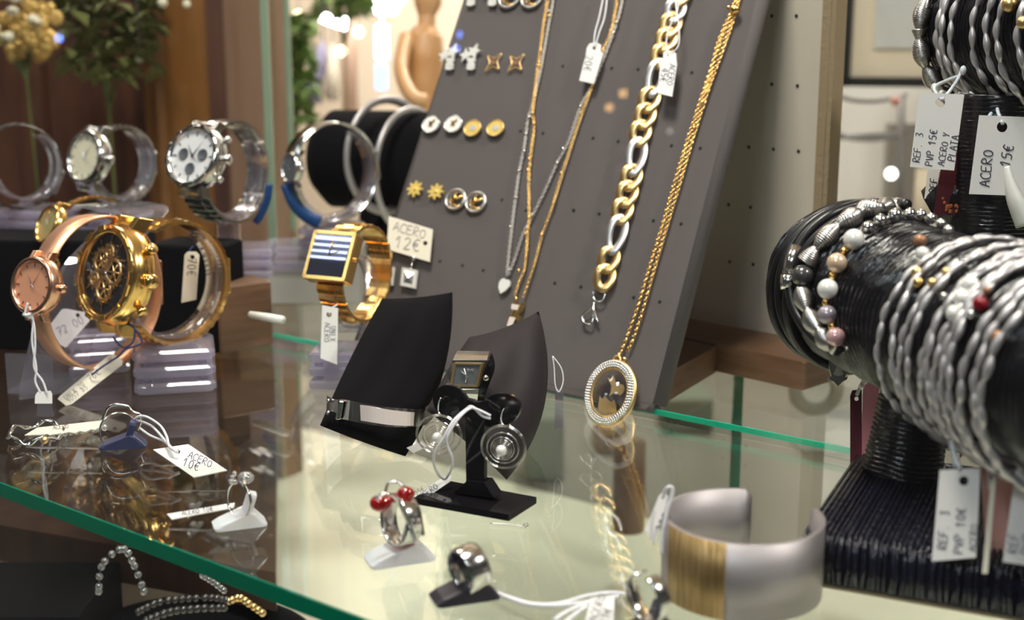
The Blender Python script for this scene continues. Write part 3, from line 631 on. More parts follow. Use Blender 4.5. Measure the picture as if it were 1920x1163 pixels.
q = M(); q.prism(bpoly(946, 537, hp, -8), NBD * .0012); q.go('heart_pendant', 'pearl', r)
# gold cat necklace
r = thing('gold_necklace', 'fine gold chain necklace with a small gold and white cat', 'necklace', B(968, 610, 0))
g1 = [(1030, -20), (1020, 40), (1012, 100), (1004, 160), (999, 210), (1001, 240), (994, 300), (991, 340), (992, 400), (989, 440), (984, 500), (972, 530), (965, 555)]; g2 = [(1160, -20), (1148, 50), (1128, 100), (1110, 160), (1090, 215), (1072, 270), (1054, 325), (1036, 385), (1016, 440), (1003, 490), (990, 530), (980, 560)]
q = M(); chain(q, g1, .0036); chain(q, g2, .0036); q.go('chain', 'gold', r)
q = M(); beads(q, [(999, 212), (1002, 232), (993, 298), (990, 319), (992, 408), (986, 439), (973, 508), (968, 560), (1090, 212), (1053, 325), (1016, 440), (1038, 380), (1015, 94), (1012, 124), (1030, 30), (1123, 103)], .004, .0012, 'gold', r)
q = M(); q.prism(bpoly(970, 585, [(-13, 16), (-10, 22), (-4, 13), (4, 13), (12, 22), (13, 4), (6, -6), (14, -8), (10, -22), (4, -14), (-2, -26), (-14, -30), (-14, -12), (-8, -4), (-13, 4)]), NBD * .0012); q.go('cat_pendant', 'gold', r)
q = M(); q.prism([p + NBD * .0012 for p in bpoly(967, 580, [(-9, 8), (8, 8), (7, -2), (-7, -2)])], NBD * .0004); q.prism([p + NBD * .0012 for p in bpoly(963, 602, [(-8, 6), (5, 6), (3, -12), (-9, -12)])], NBD * .0004); q.go('white_inlay', 'enamel', r)
# small tag on the chains
tag('price_tag', 'small white tag reading 20€ on the left necklaces', [(1100, 90), (1105, 82), (1117, 78), (1127, 84), (1126, 96), (1131, 100), (1113, 157), (1086, 151), (1099, 99)], (BOARD[0] + NBD * .0075, NBD), 'paper', [('20€', 1098, 104, 14, 98)], 'pencil', hole=(1114, 90, 3.5),
    string=[[B(1134, -20, .006), B(1124, 30, .008), B(1116, 60, .009), B(1113, 88, .008)], [B(1140, -20, .006), B(1134, 30, .008), B(1124, 60, .009), B(1116, 88, .008)]])
# long gold necklace with the crystal locket
r = thing('gold_necklace', 'long gold chain necklace with a round crystal rimmed locket', 'necklace', B(1146, 790, 0))
l1 = [(1385, -20), (1372, 20), (1350, 80), (1326, 150), (1308, 205), (1290, 260), (1266, 340), (1243, 420), (1218, 500), (1194, 580), (1172, 640), (1163, 662)]; l2 = [(1390, -20), (1378, 25), (1356, 90), (1334, 150), (1314, 210), (1296, 268), (1274, 345), (1250, 425), (1228, 500), (1204, 585), (1185, 640), (1174, 662)]
q = M(); chain(q, l1, .0035, .0023, .00036); chain(q, l2, .0035, .0023, .00036); chain(q, [(1372, 22), (1350, 70), (1334, 130), (1322, 176)], .005, .0023, .00034); q.go('chain', 'gold', r)
beads(None, [(1301, 240), (1317, 192), (1366, 14), (1161, 666), (1171, 674)], .0045, .0014, 'gold', r); q = M(); q.ball(B(1378, 18, .006), .0032, 12); q.go('clasp', 'gold', r)
LC = B(1145, 738, .008); s = dep(LC) / FPX; LR = 50 * s
lnr = (NBD * .9 - RT * .0).normalized(); lx = Vector((.90, -.43, 0)).normalized(); ly = lnr.cross(lx).normalized(); lx = ly.cross(lnr)
kx, ky = .96, 1.16
def LP(u, v, o=0): return LC + lx * (u * LR * kx) + ly * (v * LR * ky) + lnr * o
q = M(); q.tube([LP(cos(t), sin(t)) for t in [2 * pi * k / 64 for k in range(64)]], .0024, 12, closed=True, up0=lnr, flat=.7)
q.tube([LP(.80 * cos(t), .80 * sin(t), .0014) for t in [2 * pi * k / 64 for k in range(64)]], .0006, 8, closed=True); q.tube([LP(.0 + .16 * cos(t), 1.13 + .13 * sin(t)) for t in [2 * pi * k / 16 for k in range(16)]], .0007, 6, closed=True); q.go('locket_rim', 'gold_soft', r)
q = M()
for ring_, n, rr in ((1.03, 70, .0010), (.95, 64, .0010), (.88, 56, .0009)):
    for k in range(n): q.ball(LP(ring_ * cos(2 * pi * k / n), ring_ * sin(2 * pi * k / n), .0023), rr, 6)
q.go('crystal_rim', 'steel_matte', r, kind='stuff', label='sparkling rim of tiny clear crystals')
q = M(); q.prism([LP(.80 * cos(2 * pi * k / 48), .80 * sin(2 * pi * k / 48), -.0012) for k in range(48)], lnr * .0032, True); q.go('locket_glass', 'watch_glass', r)
q = M()
q.prism([LP(u, v, .0002) for u, v in [(-.45, -.12), (-.3, -.22), (-.22, -.10), (-.05, -.22), (.12, -.30), (.22, -.20), (.34, -.36), (.45, -.58), (.25, -.68), (0, -.70), (-.25, -.66), (-.42, -.55), (-.44, -.30)]], lnr * .0005)
q.prism([LP(u, v, .0002) for u, v in [(-.02, -.10), (.12, .02), (.28, .0), (.44, -.04), (.56, .05), (.60, .18), (.52, .30), (.38, .33), (.24, .24), (.18, .34), (.02, .55), (-.06, .60), (-.04, .46), (-.24, .50), (-.10, .36), (0, .24), (.02, .08)]], lnr * .0005); q.go('leaf_ornament', 'gold_soft', r)
# two-tone curb link bracelet
r = thing('link_bracelet', 'chunky gold and silver curb link bracelet hanging on the board', 'bracelet', B(1105, 605, 0))
LK = [(1276, -12, 0, 1), (1265, 20, 1, 1), (1257, 47, 1, 0), (1249, 75, 1, 0), (1240, 103, 1, 0), (1229, 146, 1, 2), (1217, 187, 0, 0), (1209, 218, 0, 0), (1200, 250, 0, 0), (1192, 294, 1, 2), (1183, 333, 0, 0), (1175, 364, 0, 0), (1166, 396, 0, 0), (1155, 440, 1, 2), (1141, 487, 0, 0), (1133, 521, 0, 0)]
LK[2] = (1257, 47, 0, 0); LK[3] = (1249, 75, 0, 0); LK[4] = (1240, 105, 0, 0)
for i, (x, y, ag, kind) in enumerate(LK):
    s = S8(x, y); c = B(x, y, .0052); nx_ = LK[min(i + 1, len(LK) - 1)]; pv = LK[max(i - 1, 0)]
    t = (B(pv[0], pv[1], .0052) - B(nx_[0], nx_[1], .0052)).normalized(); w = NBD.cross(t).normalized()
    La, Wa = ((42, 17) if kind == 2 else (26, 18)); tl = .45
    q = M(); pts = []
    for k in range(28):
        an = 2 * pi * k / 28; uu = cos(an) * La * s * .80; vv = sin(an) * Wa * s * .80
        pts.append(c + t * uu + (w * cos(tl) + NBD * sin(tl)) * vv + NBD * (.0012 * sin(2 * an) * .6))
    q.tube(pts, 8.6 * s, 10, closed=True, up0=NBD, flat=.45); q.go('link', 'steel_matte' if ag else 'gold_soft', r, label='silver link' if ag else 'gold link')
q = M(); s = S8(1122, 553); c = B(1123, 553, .004)
q.tube([B(1123 + 11 * cos(t), 553 + 13 * sin(t), .004) for t in [2 * pi * k / 20 for k in range(20)]], 1.8 * s, 8, closed=True)
q.go('jump_ring', 'steel', r)
q = M(); q.tube(spline([B(1114, 567, .004), B(1113, 580, .004), B(1118, 597, .004), B(1122, 604, .004)], 4), [2 * s, 2 * s, 2.2 * s, 3 * s, 4 * s, 4 * s, 3.6 * s, 3.4 * s, 3.2 * s, 3 * s, 3 * s, 2.4 * s, 2 * s][:13], 8)
q.tube(spline([B(1113, 578, .004), B(1102, 583, .004), B(1092, 593, .004), B(1095, 604, .004), B(1106, 609, .004), B(1112, 600, .004), B(1113, 585, .004)], 5), 2.4 * s, 8); q.go('lobster_clasp', 'steel', r)
tag('price_tag', 'small lilac white tag with pencilled price on the link bracelet', [(1243, 110), (1244, 98), (1254, 94), (1267, 99), (1268, 113), (1269, 120), (1260, 181), (1233, 175), (1238, 117)], (BOARD[0] + NBD * .012, NBD), 'paper', [('ACERO', 1256, 120, 11, 98), ('45€', 1241, 128, 12, 98)], 'navy_string', hole=(1255, 105, 3.5),
    string=[[B(1274, -20, .011), B(1270, 20, .012), B(1256, 50, .012), B(1249, 80, .012), B(1252, 100, .012)], [B(1266, -20, .011), B(1268, 15, .012), B(1273, 50, .013), B(1272, 85, .012), B(1258, 101, .012)]])

# row of strip lamps hanging up left over the shelf (mirrored in the watches)
cL = Vector((-.95, .46, .86)); dn = (V(655, 515, .78) - cL).normalized(); sw = Vector((.899, -.438, 0)); st_ = dn.cross(sw).normalized()
r = thing('strip_lamp', 'white strip lamp with four tubes hanging above the left side of the shelf', 'lamp', cL)
for k in range(4):
    cc = cL + st_ * ((k - 1.5) * .10); q = M(); q.tube([cc - sw * .10, cc + sw * .10], .011, 12); q.go('tube', 'strip_tube', r)
q = M(); q.box(cL - dn * .03, .32, .34, .01, (sw, st_, dn)); q.go('housing', 'iron', r)
q = M(); q.tube([cL - dn * .03, cL - dn * .03 + Z * .85], .003, 6); q.go('hanger', 'iron', r)

# ================================================================== WATCHES ON ACRYLIC RINGS
def frame_az(az):
    a = radians(az); return Vector((-cos(a), -sin(a), 0)), Vector((sin(a), -cos(a), 0))
def plates(r, A, Bp, n=3, hpx=26, z0=0.0, depth=1.0, m='acrylic_base', part='base_plate'):
    """stack of clear square plates; A, Bp = photo pixels of the lower front corners"""
    a = G(*A, z0); b = G(*Bp, z0); x = (b - a); L = x.length; x.normalize(); y = Vector((-x.y, x.x, 0)); s = dep((a + b) / 2) / FPX
    h = hpx * s; c = (a + b) / 2 + y * L * depth / 2
    for i in range(n):
        q = M(); q.box(c + Z * (h * (i + .40)), L, L * depth, h * .66, (x, y, Z), L * .07); q.go(part, m, r)
    if n > 1:
        q = M()
        for i in range(n - 1):
            for ax, ay in ((-1, -1), (1, -1), (1, 1), (-1, 1)): q = M(); q.lathe(c + x * (ax * L * .34) + y * (ay * L * depth * .34) + Z * (h * (i + .73)), [(0, 0), (L * .07, 0), (L * .07, h * .34), (0, h * .34)], (x, y, Z), 12); q.go('spacer', m, r)
    return c + Z * (h * (n - 1 + .73)), s, x, y
def holder(label, cx, cy, d, R, az, A, Bp, n=3, hpx=26, z0=0., wid=34, gap=70, group='acrylic watch stands', neck=1.0, depth=1.0):
    C = V(cx, cy, d); s = d / FPX; a, w = frame_az(az)
    a0 = G(*A, z0); b0 = G(*Bp, z0)
    r = thing('acrylic_watch_stand', label, 'watch stand', ((a0 + b0) / 2 + (NX * .01)), group)
    top, s2, x, y = plates(r, A, Bp, n, hpx, z0, depth)
    q = M(); bot = C - Z * (R * s * .93); L = max(bot.z - top.z, .001)
    q.box(Vector((bot.x, bot.y, top.z + L / 2)), 26 * s * neck, 14 * s, L, (x, y, Z), 2 * s); q.go('neck', 'acrylic', r)
    q = M(); Ri = R * .90 * s; Ro = R * .96 * s; W2 = wid * s / 2; vs = []; fs = []; N = 44; g = radians(gap)
    for k in range(N + 1):
        t = g + pi * .28 + (2 * pi - 2 * g) * k / N + 0
        dv = a * cos(t) + Z * sin(t)
        for (rr, ww) in ((Ri, -W2), (Ro, -W2), (Ro, W2), (Ri, W2)): vs.append(C + dv * rr + w * ww)
    for k in range(N):
        for i in range(4): j = (i + 1) % 4; fs.append((4 * k + i, 4 * k + j, 4 * k + 4 + j, 4 * k + 4 + i))
    fs += [(0, 1, 2, 3), (4 * N + 3, 4 * N + 2, 4 * N + 1, 4 * N)]
    q.add(vs, fs, True); q.go('open_ring', 'acrylic', r)
    return r
def watch(label, cx, cy, d, R, az, phi, cr, bw, metal='steel', dial='white_dial', style='chrono', links=26, gap=(0, 0), th=7, case='round', bandm=None, name='wristwatch', group=None, Rz=1., cro=6, taper=.8):
    C = V(cx, cy, d); s = d / FPX; a, w = frame_az(az); f = radians(phi)
    def dirv(t): return (a * cos(t) + Z * (sin(t) * Rz))
    n = dirv(f).normalized(); t = (-a * sin(f) + Z * cos(f)).normalized(); CC = C + dirv(f) * ((R + cro) * s)
    r = thing(name, label, 'watch', C - Z * R * s, group); fr = (w, t, n)      # 3 o'clock, 12 o'clock, face
    S = lambda *p: [(u * s, v * s) for u, v in p]
    # band
    half = math.asin(min(.95, cr * .92 / R)); bandm = bandm or metal
    q = M(); span = 2 * pi - 2 * half
    for k in range(links):
        if links > 60: break
        t0 = f + half + span * (k + .04) / links; t1 = f + half + span * (k + .96) / links
        if gap[1] and gap[0] < k / links < gap[1]: continue
        u = abs((k + .5) / links - .5) * 2; W2 = bw * s / 2 * (taper + (1 - taper) * u)
        for (lo, hi, tt) in ((-1, -.42, th * .8), (-.38, .38, th), (.42, 1, th * .8)):
            vs = []
            for ang in (t0, (t0 + t1) / 2, t1):
                dv = dirv(ang); b_ = tt if ang not in (t0, t1) else tt * .72
                for (rr, ww) in ((R, lo), (R + b_, lo), (R + b_, hi), (R, hi)): vs.append(C + dv * (rr * s) + w * (ww * W2))
            fs = [(0, 3, 2, 1), (8, 9, 10, 11)]
            for g_ in (0, 4):
                for i in range(4): j = (i + 1) % 4; fs.append((g_ + i, g_ + j, g_ + 4 + j, g_ + 4 + i))
            q.add(vs, fs, False)
    if links > 60:
        vs = []; fs = []
        for k in range(links + 1):
            dv = dirv(f + half + span * k / links); u = abs(k / links - .5) * 2; W2 = bw * s / 2 * (taper + (1 - taper) * u)
            for (rr, ww) in ((R, -1), (R + th * .5, -1), (R + th * .5, 1), (R, 1)): vs.append(C + dv * (rr * s) + w * (ww * W2))
        for k in range(links):
            for i in range(4): j = (i + 1) % 4; fs.append((4 * k + i, 4 * k + j, 4 * k + 4 + j, 4 * k + 4 + i))
        q.add(vs, fs, True)
    q.go('band', bandm, r)
    q = M(); dv = dirv(f + pi * .93); q.box(C + dv * ((R + th * .6) * s), bw * .86 * s * taper, R * .62 * s, th * 1.25 * s, (w, (-a * sin(f + pi * .93) + Z * cos(f + pi * .93)), dv.normalized()), 2 * s); q.go('clasp', bandm if bandm != 'rose_mesh' else 'rose', r)
    T = cr * .28
    if case == 'round':
        q = M(); q.lathe(CC, S((0, -T), (cr * .86, -T), (cr * .97, -T * .6), (cr, -T * .1), (cr, T * .35), (cr * .96, T * .7)), fr, 40)
        q.go('case', metal, r)
        q = M(); q.lathe(CC, S((cr * .97, T * .62), (cr * .95, T * 1.0), (cr * .88, T * 1.2), (cr * .80, T * 1.12), (cr * .78, T * .72)), fr, 40)
        if style in ('chrono', 'skeleton'):
            for k in range(12):
                an = 2 * pi * k / 12 + .26; q.box(CC + (w * cos(an) + t * sin(an)) * (cr * .885 * s) + n * (T * 1.18 * s), cr * .10 * s, cr * .22 * s, T * .16 * s, (w * cos(an) + t * sin(an), -w * sin(an) + t * cos(an), n), .8 * s)
        q.go('bezel', metal, r)
        q = M(); q.lathe(CC, S((0, T * .74), (cr * .80, T * .74)), fr, 40); dl = q.go('dial', dial, r)
        q = M(); q.lathe(CC, S((0, T * 1.12), (cr * .60, T * 1.10), (cr * .79, T * 1.02)), fr, 40); q.go('crystal', 'watch_glass', r)
        q = M()
        for sg in (1, -1):
            for sd in (1, -1): q.box(CC + t * (sg * cr * .98 * s) + w * (sd * bw * .40 * s) - n * (T * .35 * s), bw * .2 * s, cr * .42 * s, T * 1.2 * s, (w, (t - n * (.55 * sg) if sg > 0 else t + n * .55).normalized(), n), 1.5 * s)
        q.go('lug', metal, r)
        q = M(); q.lathe(CC + w * (cr * .98 * s), S((0, 0), (cr * .12, 0), (cr * .15, cr * .08), (cr * .15, cr * .20), (cr * .10, cr * .25), (0, cr * .25)), (n, t, w), 16); q.go('crown', metal, r)
        if style in ('chrono', 'skeleton'):
            for an in (.55, -.55):
                dd = w * cos(an) + t * sin(an); e2 = t * cos(an) - w * sin(an); q = M(); q.lathe(CC + dd * (cr * .97 * s), S((0, 0), (cr * .07, 0), (cr * .07, cr * .14), (cr * .11, cr * .14), (cr * .11, cr * .24), (0, cr * .24)), (n, e2, dd), 12); q.go('push_button', metal, r)
        o_ = CC + n * (T * .80 * s); q = M(); mk = 'gold' if metal == 'gold' else 'steel_dark'
        nm = 12
        for k in range(nm):
            an = 2 * pi * k / nm; dd = w * cos(an) + t * sin(an); q.box(o_ + dd * (cr * .68 * s), cr * (.11 if k % 3 else .15) * s, cr * .028 * s, cr * .02 * s, (dd, -w * sin(an) + t * cos(an), n))
        q.go('hour_marker', 'ink' if dial == 'white_dial' else mk, dl, kind='stuff')
        if style == 'chrono':
            for (u, v) in ((-.36, .05), (.0, -.38), (.36, .05)):
                q = M(); q.lathe(o_ + w * (u * cr * s) + t * (v * cr * s), S((0, cr * .01), (cr * .15, cr * .01), (cr * .17, cr * .03), (cr * .18, 0)), fr, 20); q.go('subdial', 'grey_dial', dl)
        if style == 'skeleton':
            q = M()
            for (u, v, rr, nt) in ((-.25, .22, .20, 12), (.22, .05, .24, 14), (-.02, -.30, .22, 12), (.0, .42, .12, 8), (-.38, -.14, .13, 8)):
                g0 = o_ + w * (u * cr * s) + t * (v * cr * s); q.tube([g0 + (w * cos(z_) + t * sin(z_)) * (rr * cr * s) for z_ in [2 * pi * k / 24 for k in range(24)]], cr * .045 * s, 6, closed=True)
                for k in range(nt): z_ = 2 * pi * k / nt; q.box(g0 + (w * cos(z_) + t * sin(z_)) * ((rr + .05) * cr * s), cr * .07 * s, cr * .05 * s, cr * .05 * s, (w * cos(z_) + t * sin(z_), t * cos(z_) - w * sin(z_), n))
                for k in range(3): z_ = pi * k / 3; dd = (w * cos(z_) + t * sin(z_)) * (rr * cr * s); q.tube([g0 - dd, g0 + dd], cr * .022 * s, 5)
            q.go('gear_train', 'gold_soft', dl)
        q = M(); hh = o_ + n * (cr * .03 * s)
        for an, L_, wd in ((2.2, .45, .035), (1.0, .62, .025), (-.6, .5, .012)):
            dd = w * cos(an) + t * sin(an); q.add([hh - dd * (.1 * cr * s), hh + dd.cross(n) * (wd * cr * s), hh + dd * (L_ * cr * s), hh - dd.cross(n) * (wd * cr * s), hh + n * (.02 * cr * s)], [(0, 1, 4), (1, 2, 4), (2, 3, 4), (3, 0, 4)], False)
        q.ball(hh, cr * .04 * s, 8); q.go('hand', 'steel' if dial != 'white_dial' else 'ink', dl)
    else:
        W_, H_ = case
        q = M(); q.box(CC, W_ * s, H_ * s, T * 2 * s, fr, 5 * s); q.go('case', metal, r)
        vs = []; fs = []; q = M(); K = 8
        for k in range(K + 1):
            v = -1 + 2 * k / K; bl_ = (1 - v * v) * 3
            for u in (-1, 1): vs.append(CC + w * (u * W_ * .42 * s) + t * (v * H_ * .43 * s) + n * ((T + .5 + bl_) * s))
        for k in range(K): fs.append((2 * k, 2 * k + 1, 2 * k + 3, 2 * k + 2))
        q.add(vs, fs, True); q.go('dial', dial, r)
        q = M()
        for sg in (-1, 1): q.box(CC + w * (sg * W_ * .46 * s) + n * (T * s), W_ * .07 * s, H_ * .98 * s, 4 * s, fr, 1.5 * s); q.box(CC + t * (sg * H_ * .46 * s) + n * (T * s), W_ * .98 * s, H_ * .07 * s, 4 * s, fr, 1.5 * s)
        q.go('bezel', metal, r)
        q = M(); hh = CC + n * ((T + 4.2) * s)
        for an, L_ in ((1.5, .3), (.4, .22)): dd = w * cos(an) + t * sin(an); q.tube([hh, hh + dd * (L_ * H_ * s)], .9 * s, 5)
        q.go('hand', 'gold', r); q = M(); q.lathe(CC + w * (W_ * .5 * s), S((0, 0), (4, 0), (4, 4), (0, 4)), (n, t, w), 12); q.go('crown', metal, r)
    return r
# black and wooden display blocks behind
def block(name, label, cat, A, Bp, ytop, m, ratio=1., z0=0.):
    a = G(*A, z0); b = G(*Bp, z0); x = b - a; L = x.length; x.normalize(); y = Vector((-x.y, x.x, 0)); d = dep((a + b) / 2)
    h = (V((A[0] + Bp[0]) / 2, ytop, d) - (a + b) / 2).z; q = M(); q.box((a + b) / 2 + y * L * ratio / 2 + Z * h / 2, L, L * ratio, h, (x, y, Z), .003)
    return tag_(q.go(name, m, loc=(a + b) / 2), label, cat), a.z + h, d
block('wooden_block', 'square brown wooden block right of the gold watch, under clear plates', 'display block', (413, 664), (515, 648), 527, 'wood', .8)
block('black_block', 'black velvet block between the gold watch and the wooden block', 'display block', (285, 655), (412, 664), 455, 'velvet', .8)
block('black_block', 'black velvet block behind the rose gold mesh watch', 'display block', (-60, 655), (180, 660), 445, 'velvet', .6)
# silver chronograph and its stand
zt = V(464, 527, G(464, 656).length).z
dW = dep(G(464, 656)) + .02
r_ = holder('clear acrylic watch stand on the wooden block under the silver chronograph', 424, 322, dW, 90, 62, (398, 526), (512, 524), 3, 21, z0=V(455, 525, dW).z, neck=1.6)
watch('silver wristwatch with white dial and three dark subdials, upright in the back row', 424, 322, dW, 90, 62, 22, 62, 62, 'steel', 'white_dial', 'chrono', 30, th=8, cro=-8)
r_ = holder('clear acrylic watch stand under the champagne dial silver watch', 222, 308, .95, 68, 55, (150, 440), (262, 440), 2, 20, z0=V(200, 440, .95).z)
watch('silver wristwatch with plain champagne dial, left of the silver chronograph', 222, 308, .95, 68, 55, 14, 52, 52, 'steel', 'champagne', 'plain', 28, th=7, cro=-4)
zz = V(40, 440, .93).z
r_ = holder('clear acrylic watch stand at the left edge of the photo, back row', 45, 310, .93, 68, 50, (-20, 448), (92, 452), 3, 20, z0=V(40, 452, .93).z)
watch('silver wristwatch cut by the left edge of the photo, back row', 34, 312, .93, 76, 40, 38, 30, 26, 'steel', 'blue_dial', 'plain', 26, th=6)
# supporting acrylic risers so the back row does not float
def riser(label, A, Bp, z1, depth=1.):
    a = G(*A); b = G(*Bp); x = b - a; L = x.length; x.normalize(); y = Vector((-x.y, x.x, 0)); q = M(); q.box((a + b) / 2 + y * L * depth / 2 + Z * (z1 / 2), L, L * depth, z1 - .0004, (x, y, Z), .003)
    tag_(q.go('acrylic_riser', 'velvet', loc=(a + b) / 2), label, 'display block')
for (cx, y0, d, w_, lab) in ((205, 440, .95, 76, 'tall black block carrying the champagne dial watch stand'), (38, 452, .93, 76, 'tall black block carrying the watch stand at the left edge')):
    z1 = V(cx, y0, d).z; q = M(); c = V(cx, y0, d); wd = w_ * d / FPX * 1.5
    q.box(Vector((c.x, c.y + wd / 2, z1 / 2)), wd, wd, z1 - .0004, bev=.003); tag_(q.go('black_block', 'velvet'), lab, 'display block')
# silver bangle watch (seen from behind) right of the glass edge
dB = 1.0
r_ = holder('clear acrylic watch stand with the empty looking silver bangle watch', 622, 322, dB, 90, 40, (560, 466), (672, 466), 2, 22, z0=V(612, 466, dB).z)
watch('silver bangle wristwatch seen edge on, right of the glass pane edge', 622, 322, dB, 90, 40, 8, 30, 44, 'steel', 'grey_dial', 'plain', 70, th=6, cro=-6, bandm='steel')
c = V(616, 466, dB); q = M(); q.box(Vector((c.x, c.y + .022, c.z / 2)), .05, .04, c.z - .0004, bev=.002); tag_(q.go('grey_block', 'grey_cloth'), 'grey block under the silver bangle watch stand', 'display block')
def ribbon(label, pts, d, w0, m='blue_ribbon'):
    q = M(); q.tube(spline([V(x, y, d) for x, y in pts], 5), w0 * d / FPX, 10, flat=.25, up0=Vector((.3, -.95, 0))); tag_(q.go('blue_ribbon', m), label, 'ribbon')
ribbon('dark blue ribbon at the lower left of the silver bangle watch', [(538, 345), (552, 380), (575, 405), (600, 418)], .98, 13)
ribbon('blue ribbon hanging right of the silver chronograph', [(505, 345), (501, 375), (488, 405), (478, 418)], .90, 7)
# tall stack of clear plates behind the square gold watch
r = thing('acrylic_plates', 'low stack of clear plates left of the square gold watch, far row', 'display plates', G(555, 500)); c = G(555, 500)
q = M()
for i in range(2): q.box(V(555, 470, 1.02) + Z * (i * .011 - .008), .052, .05, .007, bev=.003)
q.go('plate', 'acrylic_base', r); q = M(); cc = V(555, 470, 1.02); q.box(Vector((cc.x, cc.y, (cc.z - .012) / 2)), .046, .044, cc.z - .0125, bev=.002); q.go('support', 'grey_cloth', r)
q = M(); q.tube([V(470, 590, .80), V(500, 595, .79), V(530, 600, .78)], [.0022, .0026, .0026], 12); tag_(q.go('white_peg', 'white_plastic'), 'short white peg sticking out beside the wooden block', 'peg')

# big gold chronograph
r_ = holder('clear acrylic watch stand with stacked square plates under the big gold watch', 318, 528, .765, 110, 50, (252, 746), (407, 736), 3, 31, wid=44, neck=2.2)
watch('large gold wristwatch with black skeleton dial, in the front row', 318, 528, .765, 110, 50, 14, 93, 72, 'gold', 'black_dial', 'skeleton', 30, th=10, cro=4)
# small gold watch behind the mesh strap
watch('small gold wristwatch with gold dial half hidden behind the mesh watch', 175, 452, .86, 80, 44, 25, 40, 24, 'gold', 'gold_dial', 'plain', 34, th=6)
# rose gold mesh watch on bent acrylic
watch('rose gold wristwatch with orange dial and mesh strap, front row left', 184, 548, .745, 142, 62, 14, 54, 48, 'rose', 'orange_dial', 'plain', 90, th=6, bandm='rose_mesh', cro=2, taper=1.)
r = thing('acrylic_watch_stand', 'bent clear acrylic sheet holding the rose gold mesh watch', 'watch stand', G(110, 735)); q = M()
pts = spline([V(190, 380, .80), V(236, 384, .79), V(262, 396, .78), V(222, 440, .765), V(170, 500, .75), V(128, 590, .74), V(104, 680, .735), V(96, 738, .732)], 6)
wv = Vector((.80, .60, 0)) * .018; nn = []
for k, p in enumerate(pts): nn.append(p)
q.prism([p - wv for p in pts] + [p - wv + Vector((.0006, -.0012, -.0006)) for p in pts[::-1]], wv * 2); q.go('bent_sheet', 'acrylic', r)
q = M(); a = G(14, 738); b = G(100, 742); x = (b - a).normalized(); y = Vector((-x.y, x.x, 0)); L = (b - a).length
for (c0, sx, sy, sz) in (((a + b) / 2 + y * .001 + Z * .012, L, .0014, .024), ((a + b) / 2 + y * .022 + Z * .001, L, .044, .002)): q.box(c0, sx, sy, sz, (x, y, Z))
q.go('foot', 'acrylic', r)
# plates behind the mesh watch
r = thing('acrylic_plates', 'stack of clear square plates between the mesh watch and the gold watch', 'display plates', G(190, 700)); plates(r, (130, 708), (245, 700), 3, 25)
r = thing('acrylic_plates', 'stack of clear plates on the wooden block seen behind the gold watch', 'display plates', G(440, 660)); 
bpy.data.objects.remove(r)
# square gold watch
r_ = holder('clear acrylic watch stand with stacked plates under the square gold watch', 655, 545, .80, 74, 60, (578, 734), (690, 736), 3, 27, wid=30, neck=2.)
watch('gold wristwatch with a rectangular mirror-like dial, left of the black pillows', 668, 512, .80, 86, 64, 28, 50, 56, 'gold', 'blue_dial', 'plain', 24, th=9, case=(92, 94), cro=-2)

# ================================================================== TAGS OF THE WATCHES
tag('price_tag', 'cream tag with navy thread lying before the gold watch', [(108, 748), (113, 742), (204, 666), (212, 664), (230, 676), (229, 684), (134, 758), (124, 761)], (V(170, 712, .735), (-ray(170, 712).normalized() + Z * .5).normalized()), 'cream_paper',
    [('UNIX 20', 124, 750, 9, -38), ('9057 85', 130, 756, 9, -38), ('70€', 170, 716, 12, -38)], 'pencil', hole=(207, 676, 4),
    string=[[V(235, 606, .735), V(252, 616, .73), V(266, 640, .728), V(258, 648, .728), V(236, 655, .728), V(222, 668, .73), V(207, 678, .731), V(192, 688, .732), V(172, 703, .733)], [V(212, 632, .735), V(222, 645, .73), V(234, 652, .728), V(250, 640, .728), V(252, 614, .73), V(240, 608, .735)]], smat='navy_string', sr=.0006)
r = thing('price_tag', 'small white folded tag end on strings below the mesh watch', 'price tag', V(81, 757, .69))
pl = facing(81, 745, .70)
q = M(); q.prism([PL(x, y, pl) for x, y in [(66, 742), (70, 735), (95, 733), (98, 739), (98, 757), (65, 757)]], -pl[1] * .001); q.go('card', 'paper', r)
q = M()
for P in ([(55, 575), (62, 600), (60, 640), (68, 690), (66, 715), (76, 737)], [(57, 590), (64, 610), (66, 650), (64, 690), (80, 715), (88, 738)], [(52, 568), (47, 590), (58, 596), (64, 580)]): q.tube(spline([V(x, y, .70) for x, y in P], 6), .0006, 6)
q.go('string', 'string', r); q = M(); q.tube([V(58, 588, .70), V(50, 592, .699), V(44, 590, .70)], .0010, 6); q.go('knot', 'string', r)
q = M(); a = V(70, 757, .70); b = V(96, 757, .70); q.prism([a, b, b - Z * .0075 + RT * .001, a - Z * .0075 - RT * .001], FW * .0006); q.go('clear_tail', 'acrylic', r)
tag('price_tag', 'white tag with pencil marks behind the bent acrylic sheet', [(78, 630), (116, 580), (125, 579), (171, 588), (168, 602), (124, 652)], facing(125, 615, .78, 12, 10), 'paper', [('72.00', 112, 630, 15, -28)], 'pencil', hole=(146, 591, 4))
tag('price_tag', 'cream tag seen through the loop of the large gold watch', [(346, 478), (352, 472), (368, 472), (374, 478), (368, 562), (340, 568)], facing(358, 520, .80, 0, 0), 'cream_paper', [('70€', 352, 484, 16, 92)], 'pencil', hole=(361, 482, 4), string=[[V(358, 482, .80), V(356, 470, .80), V(362, 462, .80)]], smat='navy_string')
tag('price_tag', 'long white tag hanging in front of the square gold watch', [(604, 572), (634, 578), (632, 684), (601, 672)], facing(618, 630, .745, 5, 0), 'paper', [('ACERO', 609, 605, 10, 92), ('UNIX', 620, 612, 10, 92)], 'pencil', hole=(617, 590, 5), string=[[V(617, 588, .745), V(622, 578, .748), V(632, 572, .755)]])

